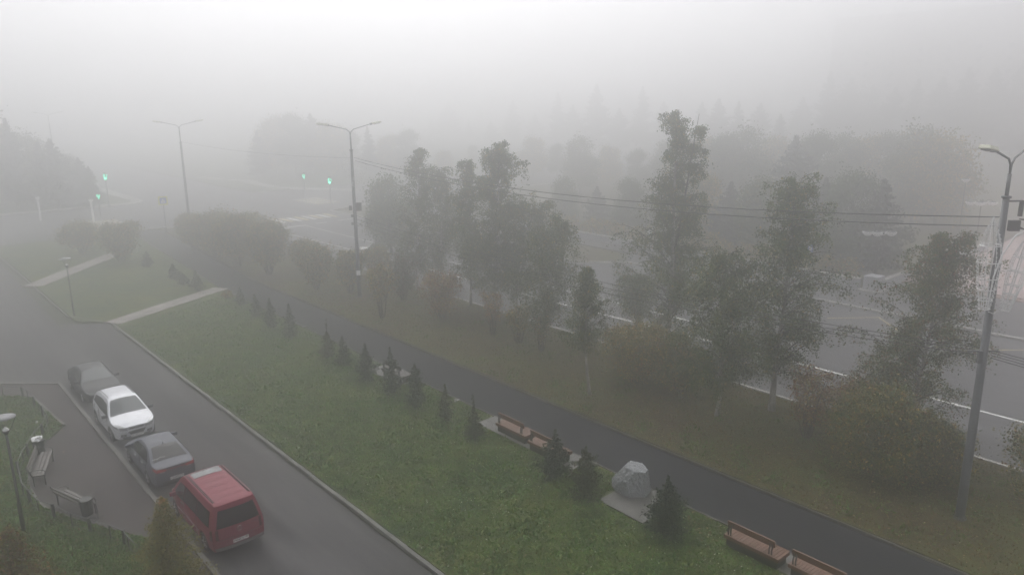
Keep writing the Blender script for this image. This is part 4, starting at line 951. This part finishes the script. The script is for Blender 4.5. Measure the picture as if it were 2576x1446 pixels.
b = MB(); [b.box((dx, -.085, hz+dz), (.16, .01, .14)) for dx, dz in ((-.18, .18), (.16, .2), (0, 0), (-.2, -.18), (.2, -.16))]; b.build('marks', 'ink', o)
p = G(2031, 705); t = thing('bus_stop_sign', p, face_cam(p), 'tall narrow blue and white stop sign behind the tall drooping birch', 'road sign'); hz = HT(p, 624)
b = MB(); b.lathe([(.04, 0), (.04, hz+1.4)], n=6); b.build('post', 'steel', t); b = MB(); b.box((0, -.06, hz), (.42, .03, .62)); o = b.build('panel', 'bluesign', t); b = MB(); b.box((.0, -.085, hz-.02), (.22, .01, .34)); b.build('symbol', 'white', o)
b = MB(); b.box((0.05, -.06, hz+1.15), (.34, .03, .6)); b.build('upper_panel', 'white', t)
for x, y, ty, lab in [(103, 555, 500, 'slim white roadside post at the far left beyond the hedge bushes'), (236, 560, 506, 'slim white roadside post left of the striped side-street crossing')]:
    p = G(x, y); b = MB(); b.box((0, 0, HT(p, ty)/2), (.22, .22, HT(p, ty)), taper=.8); b.box((0, 0, HT(p, ty)+.1), (.4, .3, .25)); o = b.build('roadside_post', 'white'); o.location = p; tag(o, lab, 'post')

# ------------------------------------------------------------------ apartment block in the fog
p = G(2056, 522, 0); dirp = Vector((p.x, p.y, 0)).normalized(); base = dirp*265
HB = HT(base, 52); t = thing('apartment_block', base, math.atan2(-AU[1], -AU[0]), 'huge pale apartment block barely visible in the fog behind the trees at the right', 'building'); LB, DB = 84, 13
b = MB(); b.box((LB/2, DB/2, HB/2), (LB, DB, HB)); b.build('wall', 'wallm', t); b = MB(); b.box((LB/2, DB/2, HB+.15), (LB+.8, DB+.8, .35)); b.build('roof', 'roofm', t)
for fl in range(9):
    for k in range(11):
        b = MB(); b.box((3.6+k*7.6, -.02, 2.0+fl*3.2), (1.7, .16, 1.5)); o = b.build('window', 'white', t); b = MB(); b.box((3.6+k*7.6, -.05, 2.0+fl*3.2), (1.45, .16, 1.3)); b.build('pane', 'glass', o)

# ------------------------------------------------------------------ cars (local: +X front, Y left, origin on the ground at the centre)
class Car:
    def __init__(s, L, W, prof, belt, roofw, zb=.22, plan_f=.16, plan_r=.10, ff=(.0, .06, .10), fr=(.0, .03, .06), crown=.05, sm=.10):
        s.L, s.W, s.belt, s.roofw, s.zb, s.pf, s.pr, s.crown = L, W, belt, roofw, zb, plan_f, plan_r, crown
        xs = np.linspace(-L/2, L/2, 400); pp = sorted(prof); z_ = np.interp(xs, [p[0] for p in pp], [p[1] for p in pp])
        k = max(1, int(sm/(L/400))); kk = np.hanning(2*k+1); kk /= kk.sum(); z_ = np.convolve(np.pad(z_, k, 'edge'), kk, 'valid')
        s.xs, s.zt = xs, z_; s.H = max(z_); s.ff, s.fr = ff, fr
    def top(s, x): return float(np.interp(x, s.xs, s.zt))
    def hw(s, x, z_):
        h = s.W/2; k = max(0, (abs(x)/(s.L/2)-.62)/.38); h *= 1-(s.pf if x > 0 else s.pr)*k*k
        if z_ < .42: h *= 1-.05*((.42-z_)/.22)
        b_ = s.belt
        if z_ > b_-.12:
            q_ = min(1, (z_-(b_-.12))/(s.H-b_+.12)); h *= 1-(1-s.roofw/(s.W/2))*q_**1.15
        return h
    def pos(s, x0, yf, z_):
        x = x0; k = max(0, (abs(x0)/(s.L/2)-.7)/.3); c = s.ff if x0 > 0 else s.fr
        zn = (z_-s.zb)/(s.H-s.zb); end = .10*abs(yf)**2.6*k+ (c[2]*max(0, (zn-.35)/.65)**1.3+c[1]*max(0, (.22-zn)/.22))*k
        x = x0-math.copysign(end, x0)
        y = yf*s.hw(x0, z_); return Vector((x, y, z_))
    def ptop(s, x0, yf, lift=0):
        z_ = s.top(x0); p = s.pos(x0, yf, z_); p.z -= s.crown*yf*yf; p.z += lift; return p
    def body(s, name, m_, parent, wx, wr=.34):
        X = [-1, -.985, -.95, -.9]+list(np.linspace(-.84, .84, 35))+[.9, .95, .985, 1]; X = [x*s.L/2 for x in X]
        Yf = [-1, -.95, -.82, -.55, -.25, 0, .25, .55, .82, .95, 1]; Zf = [0, .05, .2, .38, .56, .74, .88, .96, 1]
        idx = {}; V = []; F = []
        def vid(i, j, k):
            if (i, j, k) not in idx:
                zt_ = s.top(X[i]); z_ = s.zb+Zf[k]*(zt_-s.zb); p = s.pos(X[i], Yf[j], z_); p.z -= s.crown*Yf[j]**2*Zf[k]**3
                idx[(i, j, k)] = len(V); V.append(p)
            return idx[(i, j, k)]
        nx, ny, nz = len(X)-1, len(Yf)-1, len(Zf)-1
        for i in range(nx):
            for j in range(ny):
                F.append((vid(i, j, nz), vid(i+1, j, nz), vid(i+1, j+1, nz), vid(i, j+1, nz))); F.append((vid(i, j, 0), vid(i, j+1, 0), vid(i+1, j+1, 0), vid(i+1, j, 0)))
            for k in range(nz):
                F.append((vid(i, 0, k), vid(i+1, 0, k), vid(i+1, 0, k+1), vid(i, 0, k+1))); F.append((vid(i, ny, k), vid(i, ny, k+1), vid(i+1, ny, k+1), vid(i+1, ny, k)))
        for j in range(ny):
            for k in range(nz):
                F.append((vid(nx, j, k), vid(nx, j+1, k), vid(nx, j+1, k+1), vid(nx, j, k+1))); F.append((vid(0, j, k), vid(0, j, k+1), vid(0, j+1, k+1), vid(0, j+1, k)))
        b = MB(); b.add(V, F); o = b.build('tmpbody', [m_, 'plastic'], None, smooth=True)
        md = o.modifiers.new('s', 'SUBSURF'); md.levels = 1; md.render_levels = 1
        cut = MB(); cut.mt(1)
        for x_ in wx:
            for sy in (-1, 1):
                cut.tube([(x_, sy*(s.W/2-.30), wr+.0), (x_, sy*(s.W/2+.25), wr+.0)], wr+.05, 28)
        co_ = cut.build('cutter', [m_, 'plastic']); bo_ = o.modifiers.new('b', 'BOOLEAN'); bo_.object = co_; bo_.operation = 'DIFFERENCE'; bo_.solver = 'EXACT'
        dg = bpy.context.evaluated_depsgraph_get(); dg.update(); me = bpy.data.meshes.new_from_object(o.evaluated_get(dg)); me.name = name
        bpy.data.objects.remove(co_); bpy.data.objects.remove(o)
        r = bpy.data.objects.new(name, me); C.objects.link(r); r.parent = parent
        for p in me.polygons: p.use_smooth = True
        return r
    def patch(s, name, kind, q4, m_, parent, off=.010, n=(10, 8), side=1, thick=.012):
        """q4: four corners (counter-clockwise seen from outside) in (x,yf) for top, (x,z) for side, (yf,z) for front/rear"""
        def ev(a, b_):
            if kind == 'top': return s.ptop(a, b_)
            if kind == 'side': return s.pos(a, side, b_)
            return s.pos(s.L/2 if kind == 'front' else -s.L/2, a, b_)
        nu, nv = n; grid = []; eps = .01
        for i in range(nu+1):
            for j in range(nv+1):
                u_, v_ = i/nu, j/nv; a = (1-u_)*(1-v_)*q4[0][0]+u_*(1-v_)*q4[1][0]+u_*v_*q4[2][0]+(1-u_)*v_*q4[3][0]; c = (1-u_)*(1-v_)*q4[0][1]+u_*(1-v_)*q4[1][1]+u_*v_*q4[2][1]+(1-u_)*v_*q4[3][1]
                p = ev(a, c); du = ev(a+eps, c)-ev(a-eps, c); dv = ev(a, c+eps)-ev(a, c-eps); nn = du.cross(dv)
                nn.normalize()
                out = {'top': Vector((0, 0, 1)), 'side': Vector((0, side, 0)), 'front': Vector((1, 0, 0)), 'rear': Vector((-1, 0, 0))}[kind]
                if nn.dot(out) < 0: nn = -nn
                grid.append((p+nn*off, p-nn*thick))
        b = MB(); N = nv+1; T = [g[0] for g in grid]; U = [g[1] for g in grid]; F = []
        flip = None
        for i in range(nu):
            for j in range(nv): F.append((i*N+j, (i+1)*N+j, (i+1)*N+j+1, i*N+j+1))
        f = F[0]; nn = (T[f[1]]-T[f[0]]).cross(T[f[2]]-T[f[0]])
        if nn.dot(T[0]-U[0]) < 0: F = [tuple(reversed(f)) for f in F]
        o_ = len(T); edge = [i*N for i in range(nu+1)]+[nu*N+j for j in range(1, N)]+[i*N+nv for i in range(nu-1, -1, -1)]+[j for j in range(nv-1, 0, -1)]
        E_ = [(edge[k], edge[(k+1) % len(edge)], o_+edge[(k+1) % len(edge)], o_+edge[k]) for k in range(len(edge))]
        b.add(T+U, F+E_); return b.build(name, m_, parent, smooth=False)
    def wheels(s, parent, wx, r, track, w_=.21, rim='rim'):
        for x_ in wx:
            for sy in (-1, 1):
                y = sy*track/2; M3 = Matrix.Rotation(R(90)*-sy, 3, 'X')
                b = MB(); b.lathe([(r*.66, -w_/2), (r*.95, -w_/2), (r, -w_*.32), (r, w_*.32), (r*.95, w_/2), (r*.66, w_/2)], (x_, y, r), 26, M3); o = b.build('tyre', 'rubber', None, smooth=False)
                t = MB(); t.lathe([(r*.67, -.02), (r*.67, w_/2-.01), (r*.60, w_/2+.004), (r*.57, w_/2-.03), (r*.16, w_/2-.012), (.02, w_/2-.005)], (x_, y, r), 24, M3)
                for k in range(5):
                    a = k*2*math.pi/5; c_0 = Vector((x_, y, r))
                    d = M3 @ Vector((math.cos(a), math.sin(a), 0)); z_ = M3 @ Vector((0, 0, 1))
                    t.bar(c_0+d*r*.12+z_*(w_/2), c_0+d*r*.6+z_*(w_/2), .05, .02)
                wh = bpy.data.objects.new('wheel', o.data); C.objects.link(wh); wh.parent = parent; bpy.data.objects.remove(o); wh.data.name = 'tyre'
                t.build('rim', rim, wh, smooth=False)
    def mirror(s, x, z_, m_, parent):
        for sy in (-1, 1):
            y = s.hw(x, z_)*sy; b = MB(); b.box((x-.02, y+sy*.13, z_+.02), (.10, .22, .14)); b.bar((x, y-sy*.02, z_-.03), (x, y+sy*.08, z_-.01), .05, .04); b.build('mirror', m_, parent, bevel=.02)
    def handles(s, xs, z_, m_, parent):
        for x in xs:
            for sy in (-1, 1):
                y = s.hw(x, z_)*sy; b = MB(); b.box((x, y+sy*.012, z_), (.17, .03, .03)); b.build('door_handle', m_, parent)
    def plate(s, kind, z_, text, parent, dark='ink', off=.02):
        p = s.pos(s.L/2 if kind == 'front' else -s.L/2, 0, z_); sg = 1 if kind == 'front' else -1
        b = MB(); x = p.x+sg*off; b.box((x, 0, z_), (.012, .54, .125)); o = b.build('number_plate', 'plate', parent)
        b = MB(); [b.box((x+sg*.0075, y_, z_+dz), d_) for y_, dz, d_ in ((0, .058, (.004, .54, .006)), (0, -.058, (.004, .54, .006)), (.267, 0, (.004, .006, .12)), (-.267, 0, (.004, .006, .12)), (-sg*-.135 if False else .13*sg*-1*-1, 0, (.004, .005, .11)))]
        b.build('plate_border', dark, o)
        rot = Matrix.Rotation(R(90), 4, 'Z') @ Matrix.Rotation(R(90), 4, 'X') if sg > 0 else Matrix.Rotation(R(-90), 4, 'Z') @ Matrix.Rotation(R(90), 4, 'X')
        main, reg = text
        y0 = -.07*sg; y1 = .2*sg
        text_mesh('plate_text', main, .118, dark, o, Matrix.Translation((x+sg*.009, y0, z_-.004)) @ rot, .001, .86)
        text_mesh('plate_region', reg, .085, dark, o, Matrix.Translation((x+sg*.009, y1, z_+.016)) @ rot, .001, .9)
YAW_AWAY = HEAD; YAW_TO = HEAD+math.pi
def seam(car, xs, z0, z1, parent):
    for x in xs:
        for sy in (-1, 1): car.patch('door_seam', 'side', [(x-.006, z0), (x+.006, z0), (x+.006, z1), (x-.006, z1)] if sy > 0 else [(x+.006, z0), (x-.006, z0), (x-.006, z1), (x+.006, z1)], 'plastic', parent, off=.004, n=(1, 6), side=sy)

# --- red van
t = thing('parked_van', UV(26.08, 8.17, .003), YAW_AWAY, 'red minivan with dark windows, rear to the viewer, last in the row of parked cars', 'van', 'cars parked along the kerb')
v = Car(4.66, 1.88, [(-2.33, 1.86), (-2.1, 1.90), (0.75, 1.90), (1.0, 1.84), (1.62, 1.16), (1.75, 1.08), (2.33, .86)], 1.08, .71, zb=.26, plan_f=.18, plan_r=.05, fr=(.0, .02, .20), ff=(0, .05, .05), crown=.045)
WX = (-1.42, 1.58); v.body('body', 'red', t, WX, .34); v.wheels(t, WX, .335, 1.62)
v.patch('rear_window', 'rear', [(-.86, 1.09), (.86, 1.09), (.82, 1.68), (-.82, 1.68)], 'tint', t)
for sy in (-1, 1):
    v.patch('side_window', 'side', [(-2.02, 1.10), (-.82, 1.10), (-.82, 1.62), (-1.98, 1.62)], 'tint', t, side=sy)
    v.patch('side_window', 'side', [(-.76, 1.10), (.42, 1.10), (.42, 1.62), (-.76, 1.62)], 'tint', t, side=sy)
    v.patch('side_window', 'side', [(.49, 1.08), (1.45, 1.06), (.98, 1.60), (.49, 1.62)], 'glass', t, side=sy)
    v.patch('tail_light', 'rear', [(sy*.90-.06*sy-.05, .70), (sy*.90-.06*sy+.05, .70), (sy*.90-.06*sy+.05, 1.05), (sy*.90-.06*sy-.05, 1.05)], 'darkred', t, off=.014)
    v.patch('tail_light', 'side', [(-2.31, .70), (-2.10, .70), (-2.16, 1.05), (-2.30, 1.05)], 'darkred', t, off=.014, side=sy)
    v.patch('trim_strip', 'side', [(-1.0, .60), (1.15, .60), (1.15, .625), (-1.0, .625)], 'chrome', t, off=.008, side=sy, n=(8, 1))
    b = MB(); pts = [v.ptop(x, sy*.90, .012) for x in np.linspace(-1.95, .8, 12)]; b.tube(pts, .018, 5); b.tube([p+Vector((0, -sy*.045, .004)) for p in pts], .012, 4); b.build('roof_rail', 'plastic', t)
v.patch('windscreen', 'top', [(1.02, -.86), (1.60, -.88), (1.60, .88), (1.02, .86)], 'wind', t)
v.patch('sunroof', 'top', [(.30, -.70), (.78, -.72), (.78, .72), (.30, .70)], 'wind', t, off=.012)
for x in (.12, -.18, -.30, -.68, -.80, -1.22, -1.62, -1.76): 
    b = MB(); b.tube([v.ptop(x, yf, -.002) for yf in np.linspace(-.68, .68, 10)], .006, 4); b.build('roof_groove', 'groove', t)
b = MB(); b.tube([v.ptop(.62, .12, 0), v.ptop(.52, .12, .26)], .008, 4); b.build('antenna', 'plastic', t)
v.patch('rear_bumper', 'rear', [(-.93, .30), (.93, .30), (.95, .40), (-.95, .40)], 'greyplastic', t, off=.04, thick=.05)
v.patch('bumper_shelf', 'rear', [(-.90, .60), (.90, .60), (.90, .645), (-.90, .645)], 'red', t, off=.035, thick=.05)
v.patch('tailgate_seam', 'rear', [(-.84, .655), (.84, .655), (.84, .668), (-.84, .668)], 'plastic', t, off=.004)
b = MB(); pb = v.pos(-2.33, 0, .93); b.tube([(pb.x-.02, .085*math.cos(a), .93+.085*math.sin(a)) for a in np.linspace(0, 2*math.pi, 19)], .009, 4)
for a in (90, 210, 330): b.bar((pb.x-.02, 0, .93), (pb.x-.02, .08*math.cos(R(a)), .93+.08*math.sin(R(a))), .014, .012)
b.build('emblem', 'chrome', t)
text_mesh('lettering', 'V-class', .075, 'chrome', t, Matrix.Translation((v.pos(-2.33, -.5, .98).x-.014, -.56, .98)) @ Matrix.Rotation(R(-90), 4, 'Z') @ Matrix.Rotation(R(90), 4, 'X'), .003, 1.4)
v.plate('rear', .53, ('P404KX', '89'), t, off=.045)
v.mirror(1.25, 1.10, 'red', t); seam(v, (-.79, .45, 1.4), .32, 1.08, t)
for sy in (-1, 1): b = MB(); b.box((.62, sy*(v.hw(.62, .98)+.012), .98), (.18, .03, .035)); b.build('door_handle', 'plastic', t)

# --- grey sedan
t = thing('parked_car', UV(32.12, 8.05, .003), YAW_AWAY, 'dark grey sedan with a thin red light strip across its boot, beside the red van', 'car', 'cars parked along the kerb')
v = Car(4.40, 1.74, [(-2.2, .96), (-2.12, 1.00), (-1.62, 1.03), (-.92, 1.36), (-.55, 1.44), (.05, 1.47), (.45, 1.42), (1.18, .98), (1.30, .94), (2.2, .70)], .92, .56, zb=.2, plan_f=.20, plan_r=.13, fr=(0, .05, .06), ff=(0, .05, .05))
WX = (-1.25, 1.37); v.body('body', 'grey', t, WX, .31); v.wheels(t, WX, .31, 1.52)
v.patch('rear_window', 'top', [(-.80, -.80), (-.80, .80), (-1.58, .84), (-1.58, -.84)], 'tint', t)
v.patch('windscreen', 'top', [(.48, -.84), (1.16, -.88), (1.16, .88), (.48, .84)], 'wind', t)
for sy in (-1, 1):
    v.patch('side_window', 'side', [(-1.25, .96), (-.33, .95), (-.33, 1.33), (-.80, 1.28)], 'tint', t, side=sy)
    v.patch('side_window', 'side', [(-.28, .95), (.95, .94), (.42, 1.30), (-.28, 1.33)], 'glass', t, side=sy)
    v.patch('tail_light', 'rear', [(sy*.97, .80), (sy*.50, .82), (sy*.50, .90), (sy*.97, .93)], 'redlamp', t, off=.012)
    v.patch('reversing_light', 'rear', [(sy*.80, .775), (sy*.56, .79), (sy*.56, .818), (sy*.80, .805)], 'headlamp', t, off=.013)
    v.patch('tail_light', 'side', [(-2.19, .84), (-1.96, .88), (-1.96, .92), (-2.19, .93)], 'redlamp', t, off=.012, side=sy)
v.patch('light_strip', 'rear', [(-.5, .865), (.5, .865), (.5, .885), (-.5, .885)], 'redlamp', t, off=.013)
v.patch('boot_seam', 'rear', [(-.62, .60), (.62, .60), (.62, .61), (-.62, .61)], 'plastic', t, off=.004)
v.patch('lower_bumper', 'rear', [(-.7, .22), (.7, .22), (.74, .36), (-.74, .36)], 'plastic', t, off=.012)
v.plate('rear', .48, ('K564MH', '89'), t); v.mirror(.95, .96, 'grey', t); v.handles((.15, -.80), .84, 'chrome', t); seam(v, (-.30, .90, -1.15), .28, .93, t)
b = MB(); p = v.ptop(-.72, 0, .0); b.add([p+Vector((.09, 0, 0)), p+Vector((-.09, -.02, 0)), p+Vector((-.09, .02, 0)), p+Vector((-.07, 0, .085))], [(0, 1, 3), (0, 3, 2), (1, 2, 3), (0, 2, 1)]); b.build('antenna_fin', 'plastic', t)
nn = (v.ptop(-1.5, .3)-v.ptop(-1.4, .3)).cross(v.ptop(-1.45, .4)-v.ptop(-1.45, .3)).normalized()
pp = v.ptop(-1.42, .40); sl_ = math.atan2(v.top(-1.35)-v.top(-1.49), .14)
text_mesh('window_sticker', '1ST·2nd·RUS', .085, 'white', t, Matrix.Translation(pp+Vector((-.01, 0, .028))) @ Matrix.Rotation(R(-90), 4, 'Z') @ Matrix.Rotation(sl_, 4, 'X'), .001, 1.15) if False else None
b = MB(); rs = np.random.RandomState(3)
for k in range(11):
    y_ = .60-k*.042; c = v.ptop(-1.44+rs.uniform(-.012, .012)+(.02 if 5 < k < 9 else 0), y_/.70, .017); b.box(tuple(c), (.035+rs.uniform(0, .02), .02, .006))
b.build('window_sticker', 'white', t)

# --- silver crossover facing the viewer
t = thing('parked_car', UV(37.72, 8.10, .003), YAW_TO, 'silver crossover facing the viewer, parked behind the dark grey sedan', 'car', 'cars parked along the kerb')
v = Car(4.41, 1.84, [(-2.2, 1.10), (-2.1, 1.24), (-1.72, 1.54), (-1.3, 1.64), (-.35, 1.68), (.1, 1.66), (.38, 1.58), (1.12, 1.12), (1.26, 1.08), (1.9, .95), (2.2, .82)], 1.04, .60, zb=.24, plan_f=.22, plan_r=.14, ff=(0, .07, .08), fr=(0, .05, .10))
WX = (-1.28, 1.36); v.body('body', 'silver', t, WX, .345); v.wheels(t, WX, .345, 1.60)
v.patch('windscreen', 'top', [(.32, -.86), (1.14, -.92), (1.14, .92), (.32, .86)], 'wind', t)
v.patch('rear_window', 'top', [(-1.72, -.80), (-1.72, .80), (-2.10, .84), (-2.10, -.84)], 'tint', t)
for sy in (-1, 1):
    v.patch('side_window', 'side', [(-1.55, 1.16), (-.55, 1.09), (-.55, 1.50), (-1.45, 1.42)], 'tint', t, side=sy)
    v.patch('side_window', 'side', [(-.50, 1.08), (.95, 1.06), (.30, 1.46), (-.50, 1.50)], 'glass', t, side=sy)
    v.patch('headlight', 'front', [(sy*.95, .70), (sy*.50, .66), (sy*.56, .78), (sy*.99, .86)], 'headlamp', t, off=.016)
    v.patch('headlight_wrap', 'side', [(2.18, .74), (1.86, .84), (1.80, .88), (2.14, .86)], 'headlamp', t, off=.012, side=sy)
    v.patch('headlight_wrap', 'top', [(2.14, sy*.90), (1.86, sy*.97), (1.84, sy*.90), (2.14, sy*.66)], 'headlamp', t, off=.014)
    v.patch('fog_light_recess', 'front', [(sy*.92, .38), (sy*.60, .38), (sy*.62, .48), (sy*.92, .50)], 'plastic', t, off=.014)
    v.patch('fog_light', 'front', [(sy*.82, .41), (sy*.72, .41), (sy*.72, .47), (sy*.82, .47)], 'headlamp', t, off=.02)
    b = MB(); b.tube([v.ptop(x, sy*.90, .02) for x in np.linspace(-1.6, .1, 10)], .014, 5); b.build('roof_rail', 'plastic', t)
v.patch('upper_grille', 'front', [(-.46, .70), (.46, .70), (.40, .77), (-.40, .77)], 'plastic', t, off=.016)
v.patch('grille_bar', 'front', [(-.46, .735), (.46, .735), (.44, .748), (-.44, .748)], 'chrome', t, off=.022)
v.patch('lower_grille', 'front', [(-.36, .42), (.36, .42), (.52, .60), (-.52, .60)], 'plastic', t, off=.016)
v.patch('grille_surround', 'front', [(-.40, .385), (.40, .385), (.38, .41), (-.38, .41)], 'chrome', t, off=.014)
v.patch('grille_surround', 'front', [(-.54, .60), (.54, .60), (.54, .62), (-.54, .62)], 'chrome', t, off=.014)
b = MB(); pe = v.pos(v.L/2, 0, .73); b.tube([(pe.x+.03, .085*math.cos(a), .73+.048*math.sin(a)) for a in np.linspace(0, 2*math.pi, 17)], .008, 4)
for sy in (-1, 1): b.bar((pe.x+.03, sy*.03+.012, .70), (pe.x+.03, sy*.03+.0, .765), .010, .010)
b.bar((pe.x+.03, -.03, .735), (pe.x+.03, .035, .73), .010, .010); b.build('emblem', 'chrome', t)
v.patch('lower_lip', 'front', [(-.80, .245), (.80, .245), (.86, .35), (-.86, .35)], 'greyplastic', t, off=.012)
v.plate('front', .375, ('E914CH', '89'), t, off=.04); v.mirror(.98, 1.08, 'plastic', t); v.handles((.1, -.9), .90, 'silver', t); seam(v, (-.52, .95, -1.35), .32, 1.04, t)
b = MB(); b.tube([v.ptop(-1.35, -.2, 0), v.ptop(-1.45, -.2, .13)], .012, 5); b.build('antenna', 'plastic', t)

# --- dark hatchback behind it
t = thing('parked_car', UV(43.75, 8.2, .003), YAW_TO, 'dark sedan facing the viewer, farthest of the four parked vehicles', 'car', 'cars parked along the kerb')
v = Car(4.55, 1.79, [(-2.27, .98), (-1.7, 1.08), (-1.0, 1.40), (-.5, 1.47), (.1, 1.48), (.42, 1.42), (1.10, 1.02), (1.24, .98), (1.95, .84), (2.27, .70)], .95, .56, zb=.2, plan_f=.20, plan_r=.14, ff=(0, .06, .05), fr=(0, .05, .06))
WX = (-1.30, 1.38); v.body('body', 'darkcar', t, WX, .32); v.wheels(t, WX, .325, 1.55)
v.patch('windscreen', 'top', [(.42, -.84), (1.10, -.90), (1.10, .90), (.42, .84)], 'wind', t); v.patch('rear_window', 'top', [(-1.0, -.8), (-1.0, .8), (-1.62, .84), (-1.62, -.84)], 'tint', t)
for sy in (-1, 1):
    v.patch('side_window', 'side', [(-1.3, .98), (-.38, .98), (-.38, 1.34), (-.85, 1.30)], 'tint', t, side=sy); v.patch('side_window', 'side', [(-.33, .98), (.90, .96), (.40, 1.30), (-.33, 1.34)], 'glass', t, side=sy)
    v.patch('headlight', 'front', [(sy*.96, .60), (sy*.48, .56), (sy*.50, .66), (sy*.99, .72)], 'headlamp', t, off=.016)
    v.patch('headlight_wrap', 'side', [(2.25, .62), (1.98, .70), (1.92, .76), (2.22, .72)], 'headlamp', t, off=.012, side=sy)
    v.patch('fog_light', 'front', [(sy*.84, .32), (sy*.72, .32), (sy*.72, .38), (sy*.84, .38)], 'headlamp', t, off=.018)
v.patch('grille', 'front', [(-.40, .42), (.40, .42), (.44, .62), (-.44, .62)], 'plastic', t, off=.016); v.patch('grille_bar', 'front', [(-.44, .54), (.44, .54), (.44, .56), (-.44, .56)], 'chrome', t, off=.022)
v.patch('bonnet_line', 'front', [(-.50, .655), (.50, .655), (.50, .663), (-.50, .663)], 'chrome', t, off=.016)
v.mirror(.92, .99, 'darkcar', t); v.handles((.12, -.85), .86, 'darkcar', t); seam(v, (-.35, .90, -1.2), .28, .95, t)
v.plate('front', .36, ('A718EP', '89'), t, off=.03)

# ------------------------------------------------------------------ fog
hz = MB(); TOP = HB+2.5; hz.box((0, 195, (TOP-1.3)/2), (720, 640, TOP+1.3)); fo = hz.build('haze', 'paint'); tag(fo, kind='stuff'); fo['label'] = 'thick even morning fog filling the whole street'
fm = bpy.data.materials.new('hazem'); fm.use_nodes = True; n = fm.node_tree; n.nodes.clear(); out = n.nodes.new('ShaderNodeOutputMaterial'); pv = n.nodes.new('ShaderNodeVolumePrincipled')
pv.inputs['Color'].default_value = (.93, .93, .94, 1); pv.inputs['Density'].default_value = FOG; pv.inputs['Anisotropy'].default_value = .87
n.links.new(pv.outputs[0], out.inputs['Volume']); fo.data.materials.clear(); fo.data.materials.append(fm)
